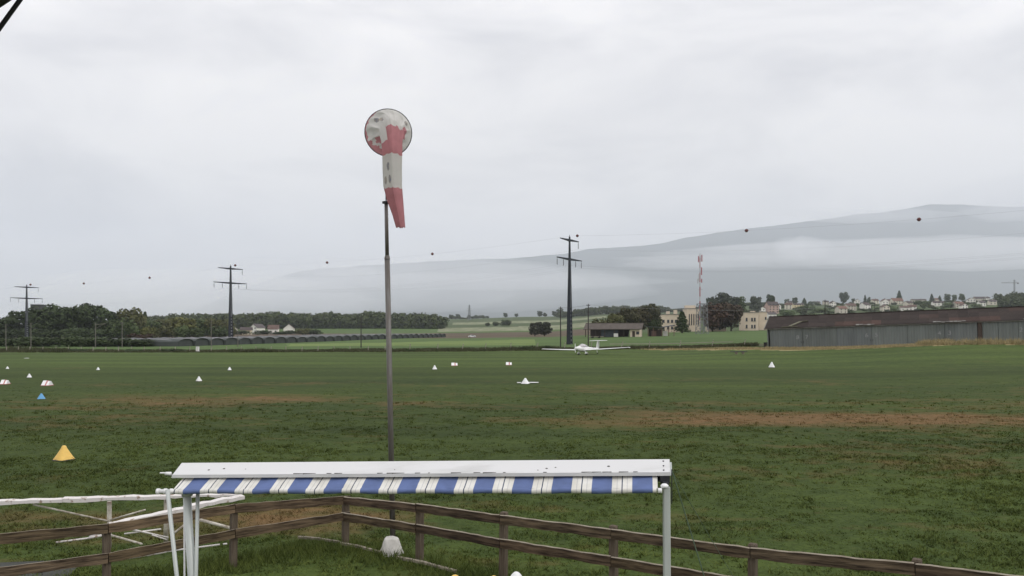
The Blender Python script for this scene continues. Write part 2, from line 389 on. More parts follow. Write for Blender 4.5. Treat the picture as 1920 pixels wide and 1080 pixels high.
def dryness(X, Y):
    """where the airfield's turf has dried out"""
    d = np.full(np.shape(X), 0.13)
    s = lambda a, lo, hi: np.clip((a - lo) / (hi - lo), 0, 1)
    wob = (fbm(X * 0.06, Y * 0.0 + 3.3, 3) - 0.5) * 5
    Yb = 37.0 + wob - 0.03 * (X - 10)
    d += 0.80 * np.exp(-((Y - Yb) / 2.8) ** 2) * s(X, -3, 6)
    d += 0.15 * np.exp(-((Y - 46) / 7.0) ** 2)
    d += 0.42 * np.exp(-((Y - 48 - wob * 0.7) / 4.0) ** 2) * s(-X, 9, 15) * s(X, -36, -24)
    d += 0.30 * np.exp(-((Y - 63) / 2.0) ** 2) * np.exp(-((X + 13) / 8) ** 2)
    d += 0.60 * np.exp(-((Y - 18.0) / 1.6) ** 2) * np.exp(-((X + 4.6) / 2.6) ** 2)
    d += 0.55 * np.exp(-((Y - 17.6) / 1.8) ** 2) * np.exp(-((X + 10.6) / 3.0) ** 2)
    d += 0.10 * np.exp(-((Y - 26) / 3.5) ** 2) * s(X, 6, 10)
    d += 0.30 * np.exp(-((Y - 14.2) / 1.2) ** 2) * np.exp(-((X + 8.5) / 2.2) ** 2)
    d += (fbm(X * 0.16 + 9, Y * 0.35 + 4, 4) - 0.5) * 0.95
    d += 0.06 * s(Y, 12, 60) * (0.5 + 0.5 * np.sin(Y * 0.21 + 1.2))
    d -= 0.25 * np.exp(-((Y - 76) / 5) ** 2) + 0.25 * s(Y, 78, 110)
    return np.clip(d, 0, 1)

def tone(X, Y):
    """how pale the mown turf is: mowing bands and the paler far runway"""
    s = lambda a, lo, hi: np.clip((a - lo) / (hi - lo), 0, 1)
    w = (fbm(X * 0.03, Y * 0.05, 3) - 0.5) * 8
    t = 0.84 + 0.30 * s(Y + w, 84, 104) - 0.10 * np.exp(-((Y + w * .5 - 77) / 5) ** 2) - 0.10 * np.exp(-((Y + w * .4 - 34) / 5) ** 2) * s(-X, -4, 2)
    t += 0.16 * s(22 - Y, 0, 8) + 0.07 * np.sin((Y + w) * 0.55) * s(Y, 50, 90) + 0.22 * (fbm(X * 0.10 + 3, Y * 0.35 + 8, 4) - 0.5)
    return t
def set_attrs(me, X, Y):
    a = me.attributes.new('dry', 'FLOAT', 'POINT'); a.data.foreach_set('value', dryness(X, Y).astype(np.float32))
    a = me.attributes.new('tone', 'FLOAT', 'POINT'); a.data.foreach_set('value', tone(X, Y).astype(np.float32))
NV = 440
rows = np.concatenate([np.linspace(-40, 4, 12)[:-1], np.linspace(4, 60, 112)[:-1], np.geomspace(60, 320, 100)[:-1], np.geomspace(320, 2500, 90)[:-1], np.geomspace(2500, 15000, 22)])
vv = np.linspace(-1.15, 1.15, NV)
YY = np.repeat(rows, NV); XX = np.tile(vv, len(rows)) * (YY + 60)
XX = np.clip(XX, -16000, 16000)
ZZ = terr(XX, YY)
V = np.stack([XX, YY, ZZ], 1)
ii = (np.arange(len(rows) - 1)[:, None] * NV + np.arange(NV - 1)[None, :]).ravel()
Fc = np.stack([ii, ii + 1, ii + NV + 1, ii + NV], 1)
cx, cy = XX[Fc].mean(1), YY[Fc].mean(1)
fpx = HX + F * cx / np.maximum(cy, 1)
wv = (vnoise(cx * 0.01, cy * 0.01) - 0.5)
mi = np.zeros(len(Fc), int)                                # airfield grass
mi[cy > 160] = 7                                            # rough verge and railway side
mi[(cy > 176)] = 3                                          # pasture
lush = (cy > 200) & (cy < 330 + 0.18 * (fpx - 700)) & (fpx > 540) & (fpx < 1060) & (cy > 330 - 0.3 * (fpx - 540))
mi[(cy > 190) & (cy < 330) & (fpx > 480) & (fpx < 1120)] = 3
mi[(cy > 222) & (cy < 262 + (fpx - 560) * 0.10) & (fpx > 540) & (fpx < 1000)] = 2
mi[(cy > 400 + 20 * wv) & (cy <= 660 + 50 * wv) & (fpx < 1130)] = 1
mi[(cy > 660 + 50 * wv) & (cy <= 1000) & (fpx < 860)] = 3
mi[(cy > 660 + 50 * wv) & (cy <= 730) & (fpx >= 860) & (fpx < 1130)] = 3
mi[(cy > 730) & (cy <= 960 + 40 * wv) & (fpx >= 820) & (fpx < 1130)] = 4
mi[(cy > 960 + 40 * wv)] = 5
mi[(cy > 1150) & (cy < 1330) & (fpx > 850) & (fpx < 1140)] = 4
mi[(cy > 400) & (cy < 1000) & (fpx >= 1130)] = 5
# dry embankment in front of the hangar
HA = Vector((48.0, 150.0, 0)); HDIR = Vector((0.893, -0.45, 0)); HN = Vector((-0.45, -0.893, 0))
ha = (cx - HA.x) * HDIR.x + (cy - HA.y) * HDIR.y
hb = (cx - HA.x) * HN.x + (cy - HA.y) * HN.y               # metres in front of the doors
wob2 = (vnoise(cx * 0.13, cy * 0.13) - 0.5) * 5
emb = (ha > -22) & (ha < 80) & (hb > -1.0 + np.where(ha < 0, 2.5, 0)) & (hb < 9.5 + wob2 + np.clip(ha, -22, 0) * 0.22)
mi[emb] = 6
me = np_mesh('ground', V, Fc, [M_grass, M_soil, M_lush, M_past, M_vine, M_hill, M_verge, M_rough], mi)
set_attrs(me, XX, YY)
me.polygons.foreach_set('use_smooth', [True] * len(Fc))
ground = tag(link('ground', me), kind='structure')

# grass blades on the near field: nobody could count them
def blades(name, X, Y, h, w, per, material, dry=None, lean=0.5):
    n = len(X); X = np.repeat(X, per) + nrg.normal(0, 0.05, n * per) * np.repeat(w / 0.02, per) * 0.5
    Y = np.repeat(Y, per) + nrg.normal(0, 0.05, n * per) * np.repeat(w / 0.02, per) * 0.5
    h = np.repeat(h, per) * nrg.uniform(0.5, 1.15, n * per); w = np.repeat(w, per)
    Z = terr(X, Y) - 0.01; t = nrg.uniform(0, 2 * np.pi, n * per); l = nrg.normal(0, lean, (n * per, 2)) * h[:, None]
    dx, dy = np.cos(t) * w / 2, np.sin(t) * w / 2
    V = np.empty((n * per * 3, 3)); V[0::3] = np.stack([X - dx, Y - dy, Z], 1); V[1::3] = np.stack([X + dx, Y + dy, Z], 1)
    V[2::3] = np.stack([X + l[:, 0], Y + l[:, 1], Z + h], 1)
    me = np_mesh(name, V, np.arange(n * per * 3).reshape(-1, 3), material)
    set_attrs(me, np.repeat(X, 3), np.repeat(Y, 3))
    return link(name, me)
n0 = 120000
Yg = 9.0 * (70 / 9.0) ** nrg.random(n0) ** 1.0
Xg = nrg.uniform(-0.72, 0.72, n0) * Yg
clump = 0.55 * fbm(Xg * 2.2, Yg * 2.2, 3) + 0.45 * fbm(Xg * 0.5 + 5, Yg * 0.7, 2)
keep = nrg.random(n0) < np.clip(0.25 + (clump - 0.30) * 2.2, 0.2, 1) * np.clip((72 - Yg) / 40, 0, 1)
Xg, Yg, clump = Xg[keep], Yg[keep], clump[keep]
hg = (0.03 + 0.10 * np.clip(clump - 0.38, 0, 1) * 1.6 * nrg.uniform(0.5, 1.3, len(Xg))) * (1 - 0.5 * np.clip((Yg - 25) / 40, 0, 1))
gb = blades('grass', Xg, Yg, hg, 0.011 + 0.0011 * Yg, 5, M_blade, lean=0.8)
tag(gb, 'short tufty green and yellowed grass covering the airfield near the camera', 'grass', kind='stuff')
# scattered coarse tufts and weeds
nw = 3000
Yw = 9.5 * (48 / 9.5) ** nrg.random(nw); Xw = nrg.uniform(-0.7, 0.7, nw) * Yw
kp = fbm(Xw * 0.35 + 20, Yw * 0.45, 3) > 0.44
Xw, Yw = Xw[kp], Yw[kp]
wd = blades('coarse_tufts', Xw, Yw, nrg.uniform(0.07, 0.16, len(Xw)), 0.016 + 0.0009 * Yw, 9, M_blade, lean=0.7)
tag(wd, 'coarse darker tufts and weeds scattered over the near field', 'grass', kind='stuff')
# taller grass under and beside the paddock fence
n1 = 5200
tt = nrg.random(n1); sd = nrg.random(n1) < 0.45
Xf = np.where(sd, -3.18 - 1.66 * 3.2 * tt, -3.18 + 1.54 * 6 * tt); Yf = np.where(sd, 15.26 - 1.38 * 3.2 * tt, 15.26 - 1.06 * 6 * tt)
Xf = Xf + nrg.normal(0, 0.28, n1) - 0.25; Yf = Yf + nrg.normal(0, 0.28, n1)
gt = blades('long_grass', Xf, Yf, nrg.uniform(0.10, 0.24, n1), np.full(n1, 0.014), 4, M_blade, lean=0.5)
tag(gt, 'longer dark grass growing along the foot of the brown rail fence', 'grass', kind='stuff')
# dry standing grass before the hangar
n2 = 9000
sa = nrg.uniform(-24, 62, n2); sb = nrg.uniform(0.4, 9.5, n2) ** 1.0
keep = sb < 9.0 + np.clip(sa, -24, 0) * 0.25 + nrg.normal(0, 1, n2)
keep &= (sb > 3) | (sa > 0)
sa, sb = sa[keep], sb[keep]
hh = np.where((sa > 25) & (fbm(sa * 0.12, sb * 0.1, 2) > 0.45), 0.9, 0.35) * nrg.uniform(0.5, 1.3, len(sa))
vg = blades('dry_grass', HA.x + HDIR.x * sa + HN.x * sb, HA.y + HDIR.y * sa + HN.y * sb, hh, np.full(len(sa), 0.10), 5, M_verge, lean=0.4)
tag(vg, 'straw coloured dry grass on the bank in front of the grey hangar', 'grass', kind='stuff')
# rough weeds along the far field fence
n3 = 9000
pxv = nrg.uniform(-30, 1420, n3); Dv = nrg.uniform(158, 178, n3); Xv = (pxv - HX) / F * Dv
hv = 0.25 + 0.7 * np.clip(fbm(Xv * 0.12, Dv * 0.12, 3) - 0.42, 0, 1) * 3
hv *= np.where(pxv > 760, 0.75, 1.0)
wg = blades('rough_grass', Xv, Dv, hv, np.full(n3, 0.16), 5, M_rough, lean=0.4)
tag(wg, 'strip of rough dark weeds along the foot of the far wire fence', 'grass', kind='stuff')

# grey path showing under the left fence
pts = [(-12.5, 8), (-6.9, 8), (-6.75, 10.5), (-7.2, 12.6), (-7.55, 13.9), (-8.3, 14.35), (-9.6, 14.1), (-11.0, 13.2), (-12.5, 12.6)]
mb = MB(); cpt = (-9.5, 11.0)
n = len(pts); vs = []
for k in (1.0, 0.66, 0.33): vs += [(cpt[0] + (x - cpt[0]) * k, cpt[1] + (y - cpt[1]) * k) for x, y in pts]
vs.append(cpt); fs = []
for j in range(2):
    for i in range(n): fs.append((j*n+i, j*n+(i+1) % n, (j+1)*n+(i+1) % n, (j+1)*n+i))
for i in range(n): fs.append((2*n+i, 2*n+(i+1) % n, 3*n))
mb.add([(x, y, gz(x, y) + 0.02) for x, y in vs], fs)
tag(mb.build('path', M_asph), kind='structure')

# ------------------------------------------------------------------ mountain range (the ridge across the valley)
ridge = [(-900, 612), (-300, 612), (0, 612), (260, 606), (380, 575), (440, 548), (500, 525), (560, 509), (600, 503), (700, 497), (800, 490), (900, 486), (1000, 482), (1060, 477), (1100, 468), (1150, 465), (1200, 462), (1240, 455), (1280, 446), (1340, 437), (1400, 430), (1450, 424), (1500, 417), (1550, 411), (1600, 404), (1650, 399), (1700, 391), (1740, 384), (1800, 383), (1850, 386), (1920, 388), (2050, 395), (2300, 415), (2800, 440)]
rx, ry = np.array(ridge, float).T
NP, NR = 380, 26
pxm = np.linspace(-700, 2650, NP)
top = np.interp(pxm, rx, ry) + (fbm(pxm * 0.02, pxm * 0 + 2, 4) - 0.5) * 5
DR = 18000.0
Ztop = CAMZ + (HY - top) / F * DR
V = []
for k in range(NR):
    q = k / (NR - 1); D = 10500 + (DR - 10500) * q
    prof = q ** 1.5
    x = (pxm - HX) / F * D
    rav = 1 + (fbm(x * 0.0006 + 7, np.full(NP, D * 0.0004), 4) - 0.5) * 0.5 * (4 * q * (1 - q))
    V.append(np.stack([x, np.full(NP, D) + (vnoise(x * 0.001, x * 0 + 1.0) - 0.5) * 300 * (1 - q), Ztop * prof * rav - 8 * (1 - q)], 1))
q = np.stack([V[-1][:, 0] * 1.16, V[-1][:, 1] * 1.16, V[-1][:, 2] * 0 - 10], 1); V.append(q)
V = np.concatenate(V); ii = (np.arange(NR)[:, None] * NP + np.arange(NP - 1)[None, :]).ravel()
Fc = np.stack([ii, ii + 1, ii + NP + 1, ii + NP], 1)
me = np_mesh('mountain_range', V, Fc, M_mtn); me.polygons.foreach_set('use_smooth', [True] * len(Fc))
tag(link('mountain_range', me), kind='structure')

# haze: one closed box round the camera and the whole scene
hz = MB(); hz.box((0, 11500, 1500), (42000, 25000, 3030))
mh = bpy.data.materials.new('haze_air'); mh.use_nodes = True
nt = mh.node_tree
for n in list(nt.nodes): nt.nodes.remove(n)
pv = nt.nodes.new('ShaderNodeVolumePrincipled'); pv.inputs['Density'].default_value = 0.74e-4; pv.inputs['Color'].default_value = (0.875, 0.92, 1.0, 1)
pv.inputs['Anisotropy'].default_value = 0.0
on = nt.nodes.new('ShaderNodeOutputMaterial'); nt.links.new(pv.outputs[0], on.inputs['Volume'])
tag(hz.build('haze', mh), 'pale autumn haze over the airfield and hills', 'haze', kind='stuff')

# mist banks lying against the mountain
def mist(px, py, D, rx_, ry_, rz_, dens, seed, label):
    c = P(px, py, D); rg = np.random.default_rng(seed); mb = MB(); secs = []; nu, nv = 96, 30
    ph = rg.uniform(0, 6.28, 8)
    for j in range(nv + 1):
        t = math.pi * (0.02 + 0.96 * j / nv) ; ringp = []
        for i in range(nu):
            a = 2 * math.pi * i / nu
            k = 1 + 0.13 * math.sin(3 * a + ph[0] + 2 * t) + 0.10 * math.sin(5 * a + ph[1]) * math.sin(4 * t + ph[2]) + 0.07 * math.sin(9 * a + ph[3] + 5 * t) + 0.05 * math.sin(14 * a + ph[4]) + 0.05 * math.sin(23 * a + ph[6] + 9 * t) * math.sin(11 * t + ph[7]) + 0.03 * math.sin(37 * a + 5 * t)
            ringp.append((c.x + rx_ * k * math.sin(t) * math.cos(a), c.y + ry_ * k * math.sin(t) * math.sin(a), c.z - rz_ * (1 + 0.25 * math.sin(4 * a + ph[5]) * math.sin(t)) * math.cos(t)))
        secs.append(ringp)
    mb.loft(secs); m = bpy.data.materials.new('mist_air'); m.use_nodes = True; nt = m.node_tree
    for n in list(nt.nodes): nt.nodes.remove(n)
    v_ = nt.nodes.new('ShaderNodeVolumePrincipled'); v_.inputs['Density'].default_value = dens; v_.inputs['Color'].default_value = (0.99, 0.99, 1, 1)
    on_ = nt.nodes.new('ShaderNodeOutputMaterial'); nt.links.new(v_.outputs[0], on_.inputs['Volume'])
    tag(mb.build('mist_bank', m, None, True), label, 'mist', kind='stuff')
MF = 8.0e-4
mist(1800, 476, 12500, 4000, 1000, 250, 7.5e-4, 3, 'long pale mist band lying across the mountain at the right')
mist(1500, 466, 12600, 420, 420, 190, 1.1e-3, 4, 'small pale cloud puff in front of the mountain')
mist(1350, 492, 12300, 1700, 700, 110, 5.0e-4, 5, 'thin mist streak on the mountain behind the telecom mast')
mist(850, 528, 12200, 3300, 800, 130, 4.0e-4, 6, 'low mist streak on the mountain behind the tallest power mast')
mist(760, 535, 12700, 3600, 1300, 430, 4.5e-4, 9, 'broad thin veil of mist over the low left half of the mountain')
mist(1630, 404, 16400, 1700, 500, 150, 7.0e-4, 10, 'cloud shred hanging on the ridge behind the village')
mist(1905, 398, 16400, 1100, 500, 190, 6.0e-4, 11, 'cloud shred hanging on the ridge at the right photo edge')
mist(640, 508, 12000, 700, 500, 70, 6.0e-4, 8, 'small mist patch below the left end of the ridge')
mist(340, 575, 11300, 2600, 900, 520, 1.0e-3, 7, 'pale bank of mist swallowing the left end of the mountain')

# ------------------------------------------------------------------ trees
def leaf_cloud(pts, nrm, size, rg):
    n = len(pts); t = rg.normal(0, 1, (n, 3)); nn = nrm + rg.normal(0, 0.55, (n, 3)); nn /= np.linalg.norm(nn, axis=1)[:, None]
    u = np.cross(nn, t); u /= np.linalg.norm(u, axis=1)[:, None]; w = np.cross(nn, u)
    s = size * rg.uniform(0.55, 1.35, n)[:, None]
    V = np.empty((n * 4, 3)); V[0::4] = pts - u * s - w * s * 0.3; V[1::4] = pts + u * s * 0.3 - w * s; V[2::4] = pts + u * s + w * s * 0.4; V[3::4] = pts - u * s * 0.2 + w * s
    return V
def crown(kind, seed, n, size):
    rg = np.random.default_rng(seed)
    if kind == 'conifer':
        z = rg.random(n) ** 0.75; tier = 0.5 + 0.5 * np.abs(np.sin(z * 24)); R = 0.02 + 0.22 * (1 - z) ** 0.9 * (0.65 + 0.35 * tier)
        t = rg.uniform(0, 2 * np.pi, n); r = R * rg.uniform(0.45, 1.08, n) * (1 + 0.25 * np.sin(t * 5 + z * 20))
        pts = np.stack([r * np.cos(t), r * np.sin(t), 0.06 + 0.94 * z], 1); nr = np.stack([np.cos(t), np.sin(t), np.full(n, 0.4)], 1)
        return leaf_cloud(pts, nr, size, rg)
    if kind == 'bush':
        lob = [(0.34 * math.cos(a) * q, 0.34 * math.sin(a) * q, zc, rr) for a, q, zc, rr in zip(rg.uniform(0, 6.28, 13), rg.uniform(0, 1, 13) ** 0.5, rg.uniform(0.22, 0.66, 13), rg.uniform(0.20, 0.34, 13))]
    elif kind == 'column':
        lob = [(0.07 * math.cos(a), 0.07 * math.sin(a), zc, rr) for a, zc, rr in zip(rg.uniform(0, 6.28, 12), np.linspace(0.2, 0.88, 12), [.16,.17,.17,.17,.16,.16,.15,.14,.13,.12,.10,.09])]
    else:
        k = 15 if kind == 'broad' else 11
        lob = [(0, 0, 0.58, 0.30), (0, 0, 0.34, 0.27)]
        for i in range(k):
            a = rg.uniform(0, 6.28); zc = rg.uniform(0.22, 0.84); mx = 0.34 * math.sqrt(max(0.05, 1 - ((zc - 0.5) / 0.42) ** 2))
            q = mx * rg.uniform(0.6, 1.05); lob.append((q * math.cos(a), q * math.sin(a), zc, rg.uniform(0.085, 0.21)))
    P_, N_ = [], []
    w = np.array([l[3] ** 2 for l in lob]); w /= w.sum()
    for l, q in zip(lob, w):
        m = max(8, int(n * q)); d = rg.normal(0, 1, (m, 3)); d /= np.linalg.norm(d, axis=1)[:, None]
        r = l[3] * rg.uniform(0.5, 1.15, m) ** 0.7
        p = np.array(l[:3]) + d * r[:, None] * np.array([1, 1, 0.86]); P_.append(p); N_.append(d + np.array([0, 0, 0.25]))
    pts, nr = np.concatenate(P_), np.concatenate(N_)
    k = pts[:, 2] > 0.01
    V = leaf_cloud(pts[k], nr[k], size, rg)
    V[:, 2] = V[:, 2] / V[:, 2].max(); return V
def crown_mesh(kind, seed, n, size):
    V = crown(kind, seed, n, size); return np_mesh('crown_' + kind, V, np.arange(len(V)).reshape(-1, 4), M_leaf)
def trunk_mesh(seed, top=0.55, r=0.022):
    rg = random.Random(seed); mb = MB(); mb.tube((0, 0, -0.05), (0.01, 0, top), r * 1.3, r * 0.6, 8)
    for i in range(5):
        a = rg.uniform(0, 6.28); z0 = rg.uniform(0.22, 0.42)
        mb.tube((0, 0, z0), (0.2 * math.cos(a), 0.2 * math.sin(a), z0 + rg.uniform(0.12, 0.28)), r * 0.5, r * 0.2, 5)
    return mb.mesh('trunk', M_bark)
CR = {'broad': [crown_mesh('broad', s, 1900, 0.036) for s in (1, 2, 3, 4)], 'round': [crown_mesh('round', s, 1500, 0.038) for s in (5, 6)],
      'bush': [crown_mesh('bush', s, 1300, 0.042) for s in (7, 8, 9)], 'conifer': [crown_mesh('conifer', s, 1300, 0.032) for s in (10, 11)],
      'column': [crown_mesh('column', s, 1100, 0.034) for s in (12,)]}
TRUNK = [trunk_mesh(s) for s in (1, 2, 3)]
_tc = [0]
def tree(px, D, h, w, kind, col, label, group=None, name=None, base=None, cat='tree'):
    """w is the crown's full width in metres"""
    p = G(px, D, 0.1) if base is None else base
    _tc[0] += 1; k = _tc[0]
    names = {'broad': 'broadleaf_tree', 'round': 'broadleaf_tree', 'bush': 'bush', 'conifer': 'conifer_tree', 'column': 'columnar_tree'}
    o = empty(name or names[kind], p, rnd.uniform(0, 6.28), label, cat, group)
    wn_ = {'broad': 0.86, 'round': 0.84, 'bush': 1.05, 'conifer': 0.44, 'column': 0.42}[kind]
    o.scale = (w / wn_, w / wn_, h)
    c = link('crown', CR[kind][k % len(CR[kind])], o); j = rnd.uniform(0.78, 1.25)
    c.color = (col[0] * j, col[1] * j, col[2] * j, 1)
    link('trunk', TRUNK[k % 3], o)
    return o

DG, MG, OL, YG, BR, GR = (0.056, 0.078, 0.034), (0.080, 0.108, 0.044), (0.098, 0.100, 0.042), (0.16, 0.165, 0.055), (0.085, 0.052, 0.038), (0.075, 0.088, 0.060)
# dark wood at the left edge: each tree
gl = 'tall dark trees at the left edge behind the railway'
for px, D, h, w, kd, c, lb in [
    (4, 395, 12.0, 15, 'broad', DG, 'shortest dark tree, cut by the left edge of the photo'),
    (38, 405, 15.0, 16, 'broad', DG, 'dark tree just left of the leftmost power mast'),
    (74, 400, 17.0, 17, 'broad', DG, 'dark tree just right of the leftmost power mast'),
    (112, 410, 18.5, 17, 'broad', DG, 'broad dark tree right below the flat topped tower block'),
    (148, 400, 17.8, 16, 'broad', DG, 'dark tree with an even top in the middle of the left wood'),
    (176, 405, 18.6, 13, 'round', DG, 'tallest knobbly dark tree at the right of the left wood'),
    (199, 395, 16.2, 12, 'round', DG, 'small topped dark tree at the right end of the left wood'),
    (218, 415, 14.5, 9, 'round', GR, 'thin pale grey tree beside the left wood'),
    (246, 410, 16.6, 14, 'broad', OL, 'tall olive tree standing right of the dark left wood'),
    (233, 385, 11.0, 14, 'bush', MG, 'bushy mid green tree in front of the tall olive tree')]:
    tree(px, D, h, w, kd, c, lb, gl)
for px, w, h, lb in [(12, 13, 5.5, 'low dark thicket at the far left foot of the wood'), (52, 14, 6.0, 'low dark thicket behind the leftmost power mast foot'), (96, 14, 5.5, 'low dark thicket right of the leftmost mast foot'), (140, 14, 6.2, 'low dark thicket left of the armed railway pole'), (186, 14, 6.0, 'low dark thicket right of the armed railway pole'), (226, 11, 4.6, 'low dark thicket by the fourth railway pole'), (262, 11, 3.4, 'low reddish thicket at the left end of the crop tunnels')]:
    tree(px, 384 if px < 250 else 330, h, w, 'bush', DG if px < 250 else BR, lb, 'low thickets along the railway', name='thicket', cat='bush')
for px, w, h in [(-4, 9, 2.9), (26, 9, 2.6), (58, 10, 3.0), (92, 9, 2.7), (126, 10, 3.1), (160, 9, 2.8), (194, 10, 2.9), (228, 9, 2.6), (258, 9, 2.3)]:
    tree(px, 222, h, w, 'bush', DG, 'low dark hedge shrub in the continuous row behind the fence at the photo left', 'hedge row behind the fence at the left', name='hedge_shrub', cat='bush')
ga = 'autumn trees between the left wood and the forest'
for px, D, h, w, kd, c, lb in [
    (272, 470, 15.0, 7, 'conifer', DG, 'dark pointed conifer right of the tall olive tree'),
    (282, 440, 10.5, 13, 'broad', MG, 'green tree at the foot of the dark pointed conifer'),
    (303, 450, 11.2, 13, 'broad', OL, 'olive brown tree right of the pointed conifer'),
    (328, 455, 12.2, 12, 'round', YG, 'tall yellow green tree in the middle of the autumn trees'),
    (350, 440, 11.2, 13, 'round', YG, 'round yellow green tree right of the tallest yellow one'),
    (280, 410, 6.8, 10, 'bush', YG, 'small yellow green bush low in front of the autumn trees'),
    (312, 405, 7.2, 12, 'bush', OL, 'low olive bush in front of the yellow green trees'),
    (338, 408, 7.0, 11, 'bush', MG, 'low green bush in front of the round yellow green tree'),
    (377, 455, 11.5, 12, 'broad', MG, 'dark green tree left of the pole by the second mast'),
    (402, 450, 11.5, 12, 'broad', OL, 'brownish tree right of the pole by the second mast'),
    (422, 455, 10.8, 11, 'bush', OL, 'brownish tree touching the second power mast'),
    (372, 412, 6.5, 12, 'bush', MG, 'low green bush above the left end of the crop tunnels'),
    (412, 415, 7.0, 13, 'bush', DG, 'low dark bush left of the second mast foot')]:
    tree(px, D, h, w, kd, c, lb, ga)
gh = 'garden shrubs round the white farmhouses'
for px, D, h, w, c, lb in [(452, 585, 3.6, 14, DG, 'dark shrub between the second mast and the cream house'), (492, 600, 3.6, 13, DG, 'dark shrub below the highest white house'), (522, 600, 2.4, 12, DG, 'dark shrub between the white farmhouses'), (545, 600, 3.4, 13, DG, 'dark shrub below the white gabled house'), (568, 580, 5.0, 13, OL, 'brownish shrub right of the white gabled house'), (588, 580, 4.2, 12, DG, 'dark hedge shrub at the end of the farm garden')]:
    tree(px, D, h, w, 'bush', c, lb, gh, cat='bush')
tree(1003, 450, 8.3, 9.4, 'round', (0.045, 0.048, 0.034), 'left half of the pair of dark round trees in the ploughed field', 'pair of round field trees')
tree(1021, 452, 8.3, 9.6, 'round', (0.045, 0.048, 0.034), 'right half of the pair of dark round trees in the ploughed field', 'pair of round field trees')
gb_ = 'brownish trees behind the barn and the cream buildings'
for px, D, h, w, kd, c, lb in [
    (1128, 345, 8.2, 9, 'bush', OL, 'leftmost low olive bush behind the barn roof'),
    (1152, 350, 9.8, 10, 'broad', OL, 'olive tree behind the middle of the barn roof'),
    (1178, 360, 12.2, 12, 'broad', (0.090, 0.084, 0.042), 'brown green tree behind the right half of the barn roof'),
    (1200, 365, 13.2, 11, 'broad', (0.085, 0.076, 0.042), 'brown tree behind the right end of the barn'),
    (1221, 370, 14.2, 9.5, 'broad', (0.072, 0.072, 0.040), 'tallest brown green tree left of the cream building'),
    (1230, 352, 7.0, 6, 'bush', DG, 'dark bush below the tallest brown green tree'),
    (1279, 372, 10.0, 7.5, 'conifer', DG, 'dark conifer between the two cream buildings'),
    (1336, 395, 14.8, 15, 'broad', BR, 'large reddish brown tree right of the telecom mast'),
    (1371, 398, 14.8, 14, 'broad', (0.070, 0.052, 0.038), 'dark brown tree left of the right cream building')]:
    o = tree(px, D, h, w, kd, c, lb, gb_)
gr = 'grey green trees on the skyline right of the telecom mast'
for px, D, h, w, kd, c, lb in [
    (1334, 800, 22, 12, 'round', DG, 'small dark tree on the left shoulder of the big skyline tree'),
    (1360, 800, 27, 30, 'broad', GR, 'big domed grey green tree on the skyline'),
    (1384, 805, 22, 16, 'round', MG, 'right shoulder tree of the big skyline tree'),
    (1418, 900, 22, 16, 'round', GR, 'squarish grey green tree left of the pink house'),
    (1446, 990, 22, 13, 'round', DG, 'dark domed tree above the pink house')]:
    tree(px, D, h, w, kd, c, lb, gr)
gs = 'scattered trees on the far ridge'
for px, py, h in [(948, 594, 11), (968, 593, 9), (1012, 588, 14), (1022, 587, 10), (1040, 584, 13), (1050, 582, 18), (1058, 583, 12), (846, 597, 11), (858, 597, 12), (880, 597, 10), (893, 597, 9), (906, 597, 8)]:
    D = 1820; tree(px, D, h, h * 1.1, 'round', DG, 'small dark hazy tree standing alone along the far ridge left of the tall mast', gs)
for px, D, h, w, lb in [(948, 1010, 8, 14, 'small dark copse above the pale vineyards'), (930, 1010, 6, 9, 'dark bush left of the small copse above the vineyards'), (914, 1010, 5, 8, 'leftmost dark bush on the far vineyard track')]:
    tree(px, D, h, w, 'bush', DG, lb, cat='bush')

# far woods: each reads as one mass
def wood(name, label, spots, lod=330, size=0.062):
    protos = [crown('round', 40 + s, lod, size) for s in range(4)] + [crown('bush', 50, lod, size)]
    Vs = []
    for x, y, z, h, w in spots:
        v = protos[rnd.randrange(5)]; a = rnd.uniform(0, 6.28); R = np.array([[math.cos(a), -math.sin(a)], [math.sin(a), math.cos(a)]])
        q = v.copy(); q[:, :2] = (q[:, :2] @ R) * w / 0.85; q[:, 2] = q[:, 2] * h; Vs.append(q + np.array([x, y, z]))
    V = np.concatenate(Vs); return tag(link(name, np_mesh(name, V, np.arange(len(V)).reshape(-1, 4), M_wood_leaf)), label, 'wood', kind='stuff')
fx = [(260, 594), (300, 590), (330, 587), (380, 587), (430, 586), (455, 588), (480, 585), (520, 583), (560, 585), (590, 586), (620, 583), (645, 588), (680, 584), (700, 580), (720, 583), (760, 586), (800, 586), (822, 588), (832, 596)]
fX, fY = np.array(fx, float).T
sp = []
for r_, (D, n) in enumerate([(930, 62), (955, 62), (985, 66), (1020, 70)]):
    for i in range(n):
        px = 250 + (833 - 250) * (i + rnd.uniform(-.4, .4)) / n
        p = G(px, D); topz = CAMZ + (HY - np.interp(px, fX, fY)) / F * D
        h = (topz - p.z) * (0.84 + 0.05 * r_ + rnd.uniform(-0.07, 0.05)); sp.append((p.x, p.y, p.z - 2.5, h + 2.5, rnd.uniform(14, 20)))
wood('forest', 'long dark forest edge on the rise beyond the green field', sp, 420)
sp = []
rg_ = [(1060, 585), (1085, 578), (1110, 574), (1140, 572), (1165, 571), (1190, 573), (1215, 570), (1240, 572), (1262, 578), (1290, 579), (1330, 576), (1400, 572), (1440, 570)]
gX, gY = np.array(rg_, float).T
for D, n in [(1500, 46), (1560, 46), (1640, 46)]:
    for i in range(n):
        px = 1050 + 390 * (i + rnd.uniform(-.4, .4)) / n; p = G(px, D); tz = CAMZ + (HY - np.interp(px, gX, gY)) / F * D
        h = max(7, (tz - p.z) * rnd.uniform(0.82, 1.05)); sp.append((p.x, p.y, p.z - 1, h, rnd.uniform(16, 24)))
wood('ridge_wood', 'hazy wooded skyline ridge behind the barn and the tall power mast', sp, 260, 0.07)
sp = []
